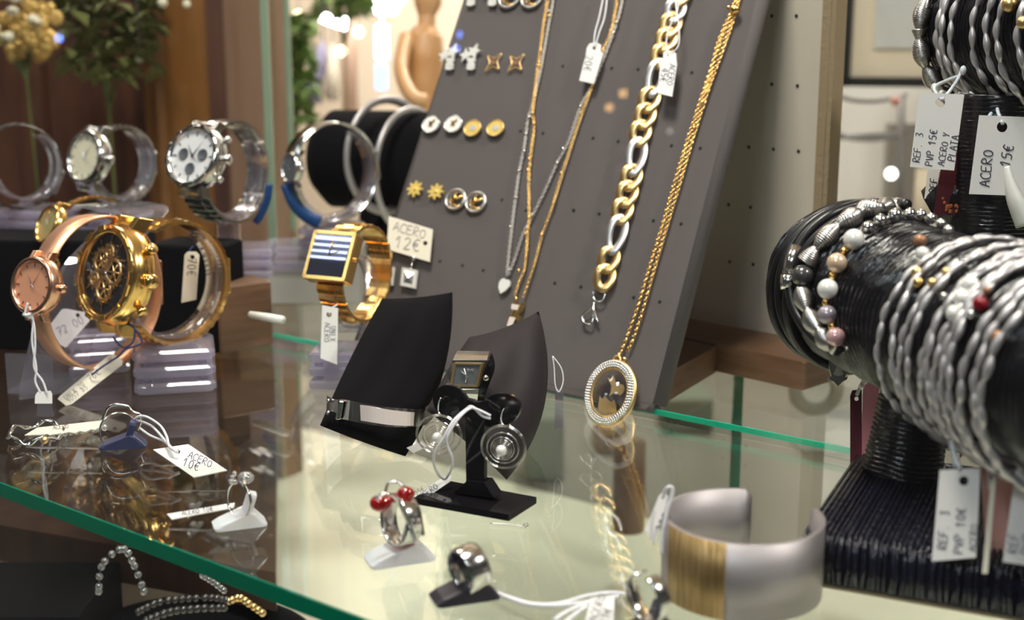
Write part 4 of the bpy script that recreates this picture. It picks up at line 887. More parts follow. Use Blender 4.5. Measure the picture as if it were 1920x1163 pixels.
# ================================================================== RINGS ON THE SHELF
def ring_stand(label, x, y, yaw, L, Wd, hh, m, name='ring_stand', tongue=True, tilt=.35):
    """plastic wedge: flat foot with rounded nose and a slanting tongue; x,y = photo pixel under its middle"""
    c = G(x, y); s = dep(c) / FPX; a = radians(yaw); u = Vector((cos(a), sin(a), 0)); v = Vector((-sin(a), cos(a), 0)); r = thing(name, label, 'ring stand', c, None)
    L *= s; Wd *= s; hh *= s; h = .16 * L
    prof = [(-L * .5, 0), (-L * .52, h * .35), (-L * .40, h * .75), (L * .18, h * 1.9), (L * .30, h * 1.6), (L * .5, h * .25), (L * .5, 0)]
    q = M(); K = 6
    for (p0, p1) in (((-1, 1), None),):
        vs = []; fs = []
        cols = [(-1, .80), (-.92, .95), (-.7, 1), (.7, 1), (.92, .95), (1, .80)]
        for (vv, sc_) in cols:
            for (px_, pz_) in prof: vs.append(c + u * (px_ * sc_) + v * (vv * Wd / 2) + Z * (pz_ * (.9 + .1 * sc_) + .0002))
        n = len(prof)
        for i in range(len(cols) - 1):
            for k in range(n): l = (k + 1) % n; fs.append((i * n + k, (i + 1) * n + k, (i + 1) * n + l, i * n + l))
        fs.append(tuple(range(n))); fs.append(tuple((len(cols) - 1) * n + k for k in range(n))[::-1]); q.add(vs, fs, False)
    q.go('foot', m, r)
    if tongue:
        q = M(); b0 = c + u * (L * .10) + Z * h; ax = (Z + u * tilt).normalized(); n_ = (u - Z * tilt).normalized()
        vs = []; tw = Wd * .30
        pts = [(-tw, 0), (tw, 0), (tw, hh * .8)] + [(tw * cos(t), hh * .8 + tw * .6 * sin(t)) for t in (.6, 1.2, 1.9, 2.5)] + [(-tw, hh * .8)]
        q.prism([b0 + v * p + ax * z_ - n_ * (L * .07) for p, z_ in pts], n_ * (L * .14)); q.go('tongue', m, r)
    return r, c, s, u, v
def band_ring(name, label, c, R, bw, th, ax, m, a0=0, a1=360, cat='ring', group=None, up=None, taper=None, extra=None, r=None, part='band', flat_top=0):
    ax = ax.normalized(); up = up or Z; x = (up - ax * up.dot(ax)).normalized(); y = ax.cross(x); r = r or thing(name, label, cat, c - Z * R, group); N = 48
    q = M(); vs = []; fs = []; full = (a1 - a0) >= 360; K = N if full else N + 1
    for k in range(K):
        t = radians(a0 + (a1 - a0) * k / N); dd = x * cos(t) + y * sin(t); w2 = bw / 2 * (taper(t) if taper else 1)
        for (rr, ww) in ((R - th / 2, -.8), (R - th / 2, .8), (R, 1), (R + th / 2, .75), (R + th / 2, -.75), (R, -1)): vs.append(c + dd * rr + ax * (ww * w2))
    for k in range(N):
        l = (k + 1) % K
        for i in range(6): j = (i + 1) % 6; fs.append((6 * k + i, 6 * k + j, 6 * l + j, 6 * l + i))
    if not full: fs += [tuple(range(6))[::-1], tuple(6 * N + i for i in range(6))]
    q.add(vs, fs, True); q.go(part, m, r); return r, x, y
# open silver ring on the navy stand
r_, c, s, u, v = ring_stand('small navy blue plastic ring stand on the left part of the shelf', 232, 838, 12, 84, 40, 40, 'navy_plastic')
cc = V(222, 808, dep(c)); ax = Vector((.45, -.9, .1)).normalized()
r, x, y = band_ring('open_ring', 'open silver ring with curled ends on the navy stand', cc, 34 * s, 8 * s, 3 * s, ax, 'steel', 35, 300, up=Vector((1, 0, -.2)))
q = M(); q.tube(spline([V(192, 789, .66), V(200, 768, .66), V(215, 759, .66), V(238, 762, .66), V(248, 772, .66), V(262, 778, .66), V(264, 790, .66), V(258, 806, .66)], 5), 2.8 * s, 8); q.go('curl', 'steel', r)
tag('price_tag', 'white tag reading ACERO 10€ tied to the open silver ring', [(287, 843), (353, 833), (426, 882), (363, 895)], (V(357, 864, .625), (Z * .9 - FW * .4).normalized()), 'paper', [('ACERO', 352, 858, 13, 24), ('10€', 342, 873, 15, 20)], 'ink', hole=(334, 847, 4),
    string=[[V(252, 790, .655), V(258, 782, .65), V(275, 782, .645), V(300, 798, .64), V(312, 818, .632), V(318, 838, .626), V(334, 847, .625)], [V(252, 792, .655), V(262, 790, .65), V(285, 800, .645), V(306, 822, .635), V(322, 842, .626), V(334, 849, .625)], [V(262, 803, .65), V(282, 817, .645), V(308, 828, .636), V(324, 842, .627)]], sr=.00065)
# twisted wire ring lying at the left
r = thing('twisted_ring', 'silver twisted wire ring lying flat at the left edge', 'ring', G(70, 812)); C0 = G(70, 814, .003); s = dep(C0) / FPX
q = M(); q.tube([C0 + Vector((cos(t) * 50 * s, sin(t) * 50 * s * 1.15, .0016 * sin(5 * t) + .001)) for t in [2 * pi * k / 90 for k in range(90)]], 4.4 * s, 8, closed=True, flat=.5, twist=2 * pi * 6); q.go('band', 'steel', r)
q = M(); q.ball(G(84, 826, .004), 7 * s, 10); q.go('gold_bead', 'gold_soft', r)
tag('price_tag', 'white tag with serrated edge beside the twisted ring', [(46, 816), (70, 802), (196, 788), (188, 800), (178, 806), (170, 805), (160, 810), (150, 808), (140, 812), (128, 810), (114, 814)], (G(120, 812, .004), (Z * .9 - FW * .45).normalized()), 'cream_paper', [('ACERO', 100, 806, 8, -6)], 'ink')
q = M()
for k in range(9): q.ball(G(112 + k * 10.5, 816 - k * 1.7, .003), .0013 + .0006 * (k > 7), 8)
tag_(q.go('crystal_strip', 'crystal'), 'short row of tiny clear beads beside the twisted ring tag', 'beads')
# solitaire ring on frosted stand
r_, c, s, u, v = ring_stand('frosted white ring stand left of centre, under the crystal solitaire', 450, 985, 20, 96, 52, 52, 'frosted')
cc = V(448, 938, dep(c) * .995)
r, x, y = band_ring('solitaire_ring', 'silver ring with a clear solitaire crystal on the left frosted stand', cc, 34 * s, 5 * s, 3 * s, Vector((-.62, -.76, .12)), 'steel', 0, 360)
q = M(); q.ball(V(461, 896, dep(c) * .985), 16 * s, 10, (1, 1, .7)); q.go('crystal', 'crystal', r)
for x_, y_ in ((436, 895), (441, 904), (433, 903), (440, 888)): q = M(); q.ball(V(x_, y_, dep(c) * .985), 5 * s, 8); q.go('side_stone', 'crystal', r)
q = M()
for k in range(4): q.tube([V(455, 912, dep(c) * .99), V(450 + 9 * k, 888 + (k % 2) * 5, dep(c) * .985)], 1.2 * s, 5)
q.go('claw', 'steel', r)
tag('price_tag', 'narrow white folded tag left of the solitaire ring', [(313, 964), (425, 945), (440, 943), (438, 952), (322, 974)], (G(375, 962, .004), (Z * .8 - FW * .6).normalized()), 'paper', [('ACERO 10€', 342, 967, 9, -9)], 'ink')
# ring with red stones on the frosted stand
r_, c, s, u, v = ring_stand('frosted white ring stand in the centre foreground, under the red stone ring', 750, 1050, 22, 124, 66, 66, 'frosted')
cc = V(752, 975, dep(c) * .99); ax = Vector((-.80, -.58, .10))
r, x, y = band_ring('red_stone_ring', 'wide silver ring with three red glass stones, front centre', cc, 46 * s, 36 * s, 4 * s, ax, 'steel', 0, 360)
q = M()
for x_, y_, rr, dd in ((714, 944, 21, .972), (722, 940, 15, .972), (761, 926, 17, .985), (740, 934, 12, .985)): q = M(); q.ball(V(x_, y_, dep(c) * dd), rr * s, 14, (1, .8, .78)); q.go('red_stone', 'red_gem', r)
q = M(); q.tube(spline([V(705, 935, dep(c) * .955), V(722, 926, dep(c) * .955), V(740, 932, dep(c) * .96), V(752, 950, dep(c) * .965), V(768, 985, dep(c) * .97), V(778, 1015, dep(c) * .975)], 6), 6.5 * s, 10, flat=.55)
q.tube(spline([V(722, 930, dep(c) * 1.0), V(728, 908, dep(c) * 1.0), V(743, 904, dep(c) * 1.0), V(756, 912, dep(c) * 1.0), V(770, 930, dep(c) * .99), V(786, 965, dep(c) * .985), V(794, 1005, dep(c) * .985)], 6), 6 * s, 10, flat=.55); q.go('swirl_arm', 'steel', r)
q = M()
for x_, y_ in ((768, 962), (774, 975), (779, 987), (783, 998)): q.ball(V(x_, y_, dep(c) * .965), 3 * s, 8)
q.go('small_crystal', 'crystal', r, kind='stuff')
# wide silver ring on the black stand
r_, c, s, u, v = ring_stand('black plastic ring stand under the wide polished ring', 872, 1122, 20, 124, 62, 58, 'black_plastic')
cc = V(880, 1066, dep(c) * .99)
r, x, y = band_ring('wide_band_ring', 'wide polished silver band ring on the black stand', cc, 42 * s, 46 * s, 5 * s, Vector((-.80, -.50, -.18)), 'steel', 0, 360)
q = M(); q.tube([V(838, 1070, dep(c) * .97), V(862, 1052, dep(c) * .96)], .8 * s, 5); q.go('groove', 'ink', r)
# open ring at the bottom edge
r_, c, s, u, v = ring_stand('black plastic ring stand cut by the bottom edge of the photo', 1215, 1192, 20, 120, 60, 50, 'black_plastic')
cc = V(1216, 1120, dep(c) * .99)
r, x, y = band_ring('open_band_ring', 'open silver band ring with a gap on top, at the bottom edge', cc, 47 * s, 30 * s, 4.5 * s, Vector((-.78, -.55, -.1)), 'steel', 22, 345)
r = thing('thread_loop', 'white cotton strings running over the glass to the bottom ring', 'string', G(1030, 1135)); q = M()
for P in ([(930, 1112), (960, 1122), (1000, 1133), (1050, 1132), (1100, 1118), (1150, 1112), (1190, 1118)], [(940, 1116), (985, 1132), (1030, 1136), (1085, 1132), (1110, 1128), (1160, 1118)], [(1040, 1163), (1062, 1148), (1095, 1134), (1110, 1128)], [(1052, 1175), (1075, 1155), (1100, 1138)]): q.tube(spline([G(x_, y_, .0012) for x_, y_ in P], 6), .0008, 6)
q.go('strand', 'string', r)
tag('price_tag', 'white tag with writing at the bottom edge beside the open ring', [(1108, 1122), (1152, 1116), (1150, 1185), (1092, 1190)], (G(1125, 1150, .004), (Z * .85 - FW * .5).normalized()), 'paper', [('ACERO', 1116, 1168, 15, -68), ('15€', 1136, 1170, 14, -68)], 'ink')

# ================================================================== CUFF BRACELET
c = G(1388, 1104); s = dep(c) / FPX; R = 149 * s; hh = 146 * s
r = thing('cuff_bracelet', 'wide satin silver open cuff bracelet with brushed gold panel', 'bracelet', c)
def cuff(name, m, t0, t1, ro, ri, z0=0, z1=1, lab=None, round_=True):
    q = M(); N = 60; vs = []; fs = []
    for k in range(N + 1):
        t = radians(t0 + (t1 - t0) * k / N); e = 0
        if round_:
            edge = min(k, N - k) * (t1 - t0) / N * pi / 180 * R
            rc = 16 * s
            if edge < rc: e = rc - sqrt(max(rc * rc - (rc - edge) ** 2, 0))
        dd = Vector((cos(t), sin(t), 0)); zs = (z0 * hh + e + .0003, z1 * hh - e)
        for rr, zz_ in ((ri, zs[0]), (ro, zs[0]), (ro, zs[1]), (ri, zs[1])): vs.append(c + dd * rr + Z * zz_)
    for k in range(N):
        for i in range(4): j = (i + 1) % 4; fs.append((4 * k + i, 4 * k + j, 4 * k + 4 + j, 4 * k + 4 + i))
    fs += [(0, 1, 2, 3)[::-1], (4 * N, 4 * N + 1, 4 * N + 2, 4 * N + 3)]; q.add(vs, fs, False)
    o = q.go(name, m, r, label=lab)
    for p in o.data.polygons:
        if abs(p.normal.z) < .3: p.use_smooth = True
cuff('band', 'cuff_satin', 73, 378, R, R - .0016)
cuff('gold_panel', 'cuff_gold', 198, 249, R + .0004, R + .0001, 0.003, .997, 'brushed gold panel', False)
tag('price_tag', 'white tag reading 30€ hanging on the left rim of the cuff', [(1237, 930), (1247, 920), (1252, 932), (1228, 1022), (1210, 995)], facing(1232, 970, dep(c) * .985, 25, 0), 'paper', [('30€', 1243, 962, 16, 115)], 'ink', hole=(1243, 932, 3),
    string=[[V(1243, 934, dep(c) * .98), V(1250, 916, dep(c) * .975), V(1259, 914, dep(c) * .975), V(1260, 928, dep(c) * .975), V(1250, 960, dep(c) * .975), V(1243, 1000, dep(c) * .975), V(1241, 1040, dep(c) * .975)]], sr=.0007)

# ================================================================== PILLOWS
def pillow(name, label, cs, d, th, m, bow=(0, 0, 0, 0), seed=1, cat='pillow', nose=.0):
    """cs = TL,TR,BR,BL photo pixels, d = depths; bow = outward bulge in px of top,right,bottom,left"""
    TL, TR, BR, BL = [Vector((x, y)) for x, y in cs]; dT, dB_ = d; cen = (TL + TR + BR + BL) / 4
    def P2(u, v):
        p = (TL * (1 - u) + TR * u) * (1 - v) + (BL * (1 - u) + BR * u) * v
        bu = 4 * u * (1 - u); bv = 4 * v * (1 - v)
        up_ = (TL + TR - BL - BR).normalized(); rt_ = (TR + BR - TL - BL).normalized()
        p = p + up_ * (bow[0] * bu * (1 - v)) - up_ * (bow[2] * bu * v) + rt_ * (bow[1] * bv * u) - rt_ * (bow[3] * bv * (1 - u))
        return p
    q = M(); rnd = random.Random(seed); ph = [rnd.uniform(0, 6) for _ in range(4)]
    for sg in (1, -1):
        def fn(u, v, sg=sg):
            p = P2(u, v); dd = dT * (1 - v) + dB_ * v; a = max(0, 1 - abs(2 * u - 1) ** 3.2) ** .62; b = max(0, 1 - abs(2 * v - 1) ** 5) ** .55
            h = th * a * b * (1 + .05 * sin(9 * u + ph[0]) * sin(7 * v + ph[1])) + .0012 * sin(16 * u + 5 * v + ph[2]) * a * b
            return V(p.x, p.y, dd) - (ray(p.x, p.y).normalized() * .93 + Vector((0, 0, -.1))).normalized() * (h * sg)
        q.grid(fn, 34, 34)
    return q.go(name, m), P2
o, P2 = pillow('black_pillow', '', [(716, 560), (848, 548), (760, 856), (600, 798)], (.735, .640), .022, 'velvet', (-4, 26, 2, 4), 3)
tag_(o, 'black velvet pillow with an enamel bangle wrapped near its lower end', 'pillow')
o, P2b = pillow('black_pillow', '', [(880, 632), (1010, 584), (950, 900), (800, 770)], (.690, .625), .020, 'satin_plum', (-8, 44, -4, 4), 5)
tag_(o, 'dark plum black pillow wearing the rectangular watch', 'pillow')
q = M(); pt = facing(790, 835, .64); q.prism([PL(x, y, pt) for x, y in [(762, 840), (790, 828), (800, 838), (775, 850)]], -pt[1] * .001); tag_(q.go('lilac_label', 'paper'), 'small lilac label sticking out under the black velvet pillow', 'label')
# enamel bangle on the left pillow
dd = .612; r = thing('enamel_bangle', 'silver bangle with pale enamel plate around the black velvet pillow', 'bracelet', V(700, 800, dd))
def strip(name, m, top, bot, ds, th, lab=None, r=None):
    q = M(); n = len(top); vs = []
    tp = spline([V(x, y, z) for (x, y), z in zip(top, ds)], 5); bt = spline([V(x, y, z) for (x, y), z in zip(bot, ds)], 5); n = len(tp); fs = []
    for k in range(n):
        f = ray(700, 780) * th
        vs += [tp[k], bt[k], bt[k] + f, tp[k] + f]
    for k in range(n - 1):
        for i in range(4): j = (i + 1) % 4; fs.append((4 * k + i, 4 * k + j, 4 * k + 4 + j, 4 * k + 4 + i))
    fs += [(3, 2, 1, 0), (4 * n - 4, 4 * n - 3, 4 * n - 2, 4 * n - 1)]; q.add(vs, fs, False)
    o = q.go(name, m, r, label=lab)
    return o
dz = [.640, .618, .608, .606, .610, .622]
strip('frame', 'steel', [(634, 749), (650, 750), (690, 758), (730, 764), (770, 767), (790, 768)], [(630, 783), (646, 787), (690, 796), (730, 801), (770, 801), (788, 799)], dz, .002, None, r)
strip('enamel_plate', 'enamel', [(650, 757), (660, 757), (690, 762), (730, 769), (770, 773), (785, 774)], [(647, 783), (660, 786), (690, 791), (730, 797), (770, 799), (783, 797)], [q_ - .0008 for q_ in dz], .0014, 'pale pink enamel plate', r)
strip('clasp', 'steel_dark', [(613, 742), (618, 745), (625, 748), (634, 750)], [(612, 768), (617, 776), (623, 780), (632, 783)], [.650, .644, .64, .636], .003, None, r)
q = M(); q.box(V(638, 768, .622), .0028, .004, .0094, (Vector((1, 0, 0)), Vector((0, 1, 0)), Vector((.2, 0, 1)).normalized()), .0006); q.ball(V(616, 775, .642), .0014, 8); q.ball(V(616, 752, .642), .0011, 8); q.go('hinge', 'steel', r)
strip('side_band', 'gloss_black', [(790, 766), (800, 762), (812, 752)], [(788, 799), (800, 796), (812, 784)], [.622, .632, .648], .002, None, r)
# rectangular watch on the right pillow
r = thing('wristwatch', 'silver bangle wristwatch with dark square dial on the plum pillow', 'watch', V(870, 755, .61))
pw = facing(873, 705, .612, -14, -6); nw = pw[1]
def wq(poly, m, name, o0, th_, lab=None):
    q = M(); q.prism([PL(x, y, pw, o0) for x, y in poly], -nw * th_); return q.go(name, m, r, label=lab)
wq([(849, 676), (915, 676), (897, 730), (838, 728)], 'gold_soft' if 0 else 'steel', 'case', .0, .006)
strip('band', 'steel', [(918, 659), (912, 678), (898, 730), (893, 770)], [(857, 658), (849, 676), (834, 728), (832, 742)], [.624, .6135, .613, .622], .003, 'polished band above and below the dial', r)
q = M(); q.prism([PL(x, y, pw, .0022) for x, y in [(850, 681), (904, 682), (895, 726), (843, 725)]], -nw * .001, hole=[PL(x, y, pw, .0022) for x, y in [(855, 684), (900, 685), (892, 723), (848, 722)]]); q.go('bezel', 'gold_soft', r)
wq([(855, 684), (900, 685), (892, 723), (848, 722)], 'grey_dial', 'dial', .0016, .001)
q = M(); q.tube([PL(870, 691, pw, .0024), PL(874, 706, pw, .0024), PL(873, 717, pw, .0024)], .0004, 6); q.tube([PL(864, 696, pw, .0024), PL(878, 708, pw, .0024)], .00018, 5); q.go('hand', 'steel_matte', r)
q = M(); write(q, 'TIME', 876, 697, 4.5, 0, (pw[0] + nw * .002, nw), w=.09); q.go('lettering', 'steel_matte', r)
strip('side_wall', 'gloss_black', [(922, 662), (928, 690), (912, 735), (905, 765)], [(915, 676), (912, 690), (899, 730), (895, 760)], [.62, .616, .616, .622], .004, None, r)
q = M(); q.ball(V(911, 709, .610), .0016, 10); q.go('crown', 'steel_dark', r)
r = thing('thread_loop', 'white thread loop with a clear tag right of the plum pillow', 'thread', V(1047, 805, .66)); q = M()
q.tube(spline([V(1036, 668, .665), V(1052, 690, .665), V(1056, 715, .665), V(1048, 735, .665), V(1041, 722, .665), V(1039, 690, .665), V(1036, 668, .665)], 5), .00035, 5); q.go('strand', 'string', r)
q = M(); pl = facing(1047, 765, .665); q.prism([PL(x, y, pl) for x, y in [(1041, 728), (1056, 728), (1056, 804), (1040, 804)]], -pl[1] * .0008); q.go('clear_tag', 'acrylic', r)

# ================================================================== BLACK EARRING STAND
base = [G(x, y, .004) for x, y in [(776, 930), (954, 962), (1006, 929), (838, 898)]]
r = thing('earring_stand', 'glossy black acrylic earring stand with a flat base', 'earring stand', G(890, 935))
q = M(); q.prism([p - Z * .0008 for p in base], -Z * .003); q.go('base', 'gloss_black', r)
c = G(891, 925, .004); sd = dep(c); s = sd / FPX; ex = (base[1] - base[0]).normalized(); ey = Vector((-ex.y, ex.x, 0))
def SP(x, y, o=0): return PL(x, y, (c, -ey), o)
q = M(); q.prism([SP(x, y, .0014) for x, y in [(874, 905), (908, 908), (908, 770), (896, 758), (884, 757), (872, 768)]], ey * .0028); q.go('column', 'gloss_black', r)
q = M(); q.prism([SP(x, y, .004) for x, y in [(850, 925), (926, 934), (908, 906), (874, 903)]], ey * .008); q.go('foot', 'gloss_black', r)
for (cx, cy, rx, ry, tl, sgn) in ((842, 758, 37, 33, 6, 1), (932, 772, 38, 32, -4, -1)):
    q = M(); P = [(cx + rx * cos(t), cy + ry * sin(t) + (cos(t) * tl)) for t in [2 * pi * k / 32 for k in range(32)]]
    q.prism([SP(x, y, .0014 ) + ey * (abs(x - 890) * s * .15) for x, y in P], ey * .0016); q.go('ear_disc', 'gloss_black', r)
q = M(); q.prism([SP(x, y, .0013) for x, y in [(858, 742), (890, 755), (914, 752), (914, 786), (890, 778), (862, 782)]], ey * .002); q.go('bridge', 'gloss_black', r)
for (cx, cy, rx, ry, px_, py_, rot, hx, hy, lab) in ((823, 815, 43, 37, 820, 821, 12, 826, 748, 'spiral wire earring with a pearl, left of the black column'), (944, 838, 43, 40, 940, 845, 32, 944, 768, 'spiral wire earring with a pearl, right of the black column')):
    r = thing('spiral_earring', lab, 'earring', SP(cx, cy + 40, .01), 'spiral pearl earrings'); q = M(); a = radians(rot)
    for (k, w_) in ((1.0, 1.0), (.94, .7), (.70, 1.0), (.52, .9), (.42, .7), (.34, .6), (.27, .6), (.21, .6)):
        ox = cx + (px_ - cx) * (1 - k) + 0; oy = cy + (py_ - cy) * (1 - k)
        pts = [SP(ox + k * (rx * cos(t) * cos(a) - ry * sin(t) * sin(a)), oy + k * (rx * cos(t) * sin(a) + ry * sin(t) * cos(a)), .006 + (1 - k) * .009) for t in [2 * pi * j / 48 for j in range(48)]]
        q.tube(pts, w_ * s * 1.0, 6, closed=True)
    q.go('spiral', 'steel', r, label='concentric polished wires')
    q = M(); q.ball(SP(px_, py_, .0145), 10 * s, 16); q.go('pearl', 'pearl', r)
    q = M(); q.tube(spline([SP(hx + 4, cy - ry + 2, .006), SP(hx - 4, hy + 24, .005), SP(hx - 3, hy + 8, .003), SP(hx + 2, hy - 2, .001), SP(hx + 8, hy + 6, -.002), SP(hx + 12, hy + 28, -.001), SP(hx + 16, hy + 38, .003)], 6), .9 * s, 6); q.go('ear_hook', 'steel', r)
tag('price_tag', 'narrow white tag tied to the black earring stand with white string', [(826, 898), (838, 890), (847, 892), (844, 903), (778, 948), (777, 930)], (V(812, 918, .575), (-ray(812, 918).normalized() + Z * .4).normalized()), 'paper', [('ACERO', 790, 938, 11, -36), ('25€', 782, 930, 9, -36)], 'ink', hole=(833, 899, 3.5),
    string=[[SP(920, 785, .006), SP(904, 780, .007), SP(886, 763, .008), SP(874, 768, .009), SP(850, 790, .018), SP(832, 822, .022), SP(815, 850, .022), SP(814, 872, .018), SP(824, 892, .012), V(833, 899, .575)], [SP(920, 780, .006), SP(895, 768, .008), SP(882, 766, .009), SP(862, 782, .018), SP(842, 812, .022), SP(838, 832, .022), SP(848, 860, .02), SP(846, 880, .016), V(836, 898, .575)]], sr=.0006)
q = M(); q.tube(spline([G(918, 981, .001), G(955, 984, .001), G(978, 987, .001), G(986, 980, .001), G(990, 985, .001), G(980, 990, .001)], 4), .0003, 5); tag_(q.go('bent_wire', 'steel_matte'), 'thin bent wire lying in front of the black earring stand base', 'wire')

# ================================================================== BRACELET STAND, LOWER ROLL
def cyl_hit(x, y, P0, ax, R):
    r_ = ray(x, y); dperp = r_ - ax * r_.dot(ax); o_ = CAM - P0; operp = o_ - ax * o_.dot(ax)
    A = dperp.dot(dperp); Bq = 2 * dperp.dot(operp); Cq = operp.dot(operp) - R * R; D = Bq * Bq - 4 * A * Cq
    t = (-Bq - sqrt(D)) / (2 * A) if D > 0 else -Bq / (2 * A); return CAM + r_ * t
P1 = V(1553, 518, .620); P2_ = V(1905, 655, .470); P2_.z = P1.z - .0005
AX = (P2_ - P1).normalized(); RR = 138 * .62 / FPX; AL = (P2_ - P1).length
s1 = Z; s2 = AX.cross(Z).normalized(); s1 = s2.cross(AX).normalized(); RF = (s2, s1, AX)
c = G(1685, 965); r = thing('bracelet_stand', 'black raffia T-bar bracelet stand with square base, lower right', 'bracelet stand', c)
q = M(); prof = [(0, -.004)] + [(RR * sin(t) * 1.0, .012 - .016 * cos(t) - 0) for t in [pi / 2 * k / 7 for k in range(1, 8)]]; prof = [(0, -.003), (RR * .5, -.002), (RR * .8, .0005), (RR * .94, .004), (RR, .010)] + [(RR, .010 + k * .01) for k in range(1, 22)] + [(RR * .94, .226), (0, .232)]
wp = [P1 + AX * (-.003 + k * .00042) for k in range(540)]
def rr0(i):
    h_ = i * .00042; return RR * (1 if h_ > .013 else max(.02, 1 - (1 - h_ / .013) ** 2.6)) - .0004
wound(q, wp, rr0, Z, .0036, .0011, 80, 3); q.go('roll', 'raffia', r)
cp = P1 + AX * .052; cb = Vector((c.x, c.y, .018)); q = M(); cp2 = Vector((cb.x + .010, cb.y + .006, cp.z)); npost = 170
wound(q, [cb + (cp2 - cb) * (k / npost) for k in range(npost)], lambda i: .0138 + .0027 * (1 - i / npost) ** 1.6, RT, .0021, .0006, 40, 5); q.go('post', 'raffia_post', r)
# base block
b1 = G(1452, 1072); b2 = G(1610, 925); bx = (G(1760, 1150) - G(1470, 1098)); bx.normalize(); by = Vector((-bx.y, bx.x, 0))
fl = G(1500, 1092); L1 = .20; L2 = .115
q = M(); pts = [fl, fl + bx * L1, fl + bx * L1 + by * L2, fl + by * L2]; ht = .019
cen = sum(pts, Vector()) / 4
vs = []; rings = [(1.0, 0.001), (1.01, .004), (1.0, .013), (.985, .0175), (.95, ht)]
for k, z_ in rings:
    for p in pts: vs.append(cen + (p - cen) * k + Z * z_)
fs = [(3, 2, 1, 0)]
for i in range(len(rings) - 1):
    for j in range(4): l = (j + 1) % 4; fs.append((4 * i + j, 4 * i + l, 4 * i + 4 + l, 4 * i + 4 + j))
n = 4 * (len(rings) - 1); fs.append((n, n + 1, n + 2, n + 3)); q.add(vs, fs, False); q.go('base', 'raffia_base', r)
# raised raffia strands across the base
q = M(); rnd = random.Random(4)
for k in range(100):
    u = (k + .5) / 100; p0 = fl + bx * (L1 * u); tl = rnd.uniform(-.0015, .0015)
    q.tube([p0 - by * .0012 + Z * .002, p0 - by * .0016 + Z * .010 + bx * tl, p0 - by * .0002 + Z * .0175 + bx * tl * .5, p0 + by * .004 + Z * (ht + .0006), p0 + by * (L2 * .9) + Z * (ht + .0005)], rnd.uniform(.0008, .0012), 5)
q.go('raffia_strand', 'raffia_base', r, kind='stuff')
q = M(); q.prism([p - Z * 0 + (p - cen).normalized() * .002 for p in pts], Z * .0012); q.go('hem', 'cream_hem', r, label='tan hem under the base')
q = M()
for k in range(26):
    t0 = rnd.uniform(0, 2 * pi); zz_ = .002 + rnd.random() * .006
rr_ = RR + .0006
def circle_on(P0, ax, fr, R, t, drop=.0, tiltA=0., tiltB=0., n=120, xr=1.0):
    C_ = P0 + ax * t; pts = []
    for k in range(n):
        a = 2 * pi * k / n; pts.append(C_ + fr[0] * (R * cos(a) * xr) + fr[1] * (R * sin(a)) - Z * drop + ax * (tiltA * sin(a) + tiltB * cos(a)))
    return pts
def solve_t(target, y, P0, ax, fr, R, lo=-.02, hi=.2, **k):
    for _ in range(40):
        m_ = (lo + hi) / 2; pts = circle_on(P0, ax, fr, R, m_, n=60, **k); xl = min(proj(p)[0] for p in pts)
        if xl < target: lo = m_
        else: hi = m_
    return (lo + hi) / 2
def bead_r(px_, p): return px_ * dep(p) / FPX
# cords near the left end
GC = 'black cord bracelets on the left end of the lower roll'
for i, (tx, rr, tl, lab) in enumerate(((1446, .0026, .004, 'black leather cord bracelet closest to the left end of the lower roll'), (1460, .0024, -.003, 'black leather cord bracelet, second from the left end'), (1476, .0026, .006, 'black leather cord bracelet between its twin and the silver clasp'))):
    t = solve_t(tx, 0, P1, AX, RF, RR + rr, tiltA=tl); q = M(); q.tube(circle_on(P1, AX, RF, RR + rr, t, tiltA=tl), rr * .9, 8, closed=True); tag_(q.go('cord_bracelet', 'leather'), lab, 'bracelet', GC)
r = thing('cord_bracelet', 'black leather bracelet with a shiny silver clasp, left end of the lower roll', 'bracelet', cyl_hit(1490, 560, P1, AX, RR + .003))
path = [(1700, 384), (1660, 381), (1610, 384), (1560, 402), (1522, 430), (1500, 458), (1487, 492), (1482, 520), (1484, 556), (1495, 590), (1520, 625), (1550, 650)]
q = M(); q.tube(spline([cyl_hit(x, y, P1, AX, RR + .003) for x, y in path], 6), .0026, 10); q.go('cord', 'leather', r)
q = M(); q.tube([cyl_hit(x, y, P1, AX, RR + .0035) for x, y in [(1497, 464), (1486, 490), (1481, 515)]], .0036, 14); q.tube([cyl_hit(x, y, P1, AX, RR + .0035) for x, y in [(1480, 517), (1479, 528), (1480, 541)]], .0039, 14); q.go('clasp', 'steel', r)
# big spring bracelet
def spring(name, label, pts, r0, per, group=None, m='silver_spring', amp=.55, ridge=.0013, cat='bracelet', closed=False, r=None):
    path = resample(spline(pts, 14, closed), .00028); n = len(path)
    rad = [r0 * (1 - amp + amp * abs(sin(pi * k * .00028 / per))) * (1 + .09 * (1 if k % 3 == 0 else 0)) for k in range(n)]
    q = M(); q.tube(path, rad, 14, closed=closed); 
    return q.go(name, m, r)
sp = [(1694, 393), (1672, 388), (1649, 391), (1622, 392), (1596, 409), (1573, 422), (1547, 448), (1528, 470), (1512, 494)]
r = thing('spring_bracelet', 'thick silver coil bracelet with a dark pearl, left part of the lower roll', 'bracelet', cyl_hit(1555, 645, P1, AX, RR + .004))
spring('coil', '', [cyl_hit(x, y, P1, AX, RR + .004) for x, y in sp], .0044, .0135, r=r)
spring('coil', '', [cyl_hit(x, y, P1, AX, RR + .004) for x, y in [(1500, 540), (1507, 560), (1515, 584), (1526, 606), (1540, 626), (1553, 641), (1570, 650)]], .0042, .0125, r=r)
q = M(); q.ball(cyl_hit(1505, 517, P1, AX, RR + .0045), .0048, 18); q.go('dark_pearl', 'pearl_dark', r)
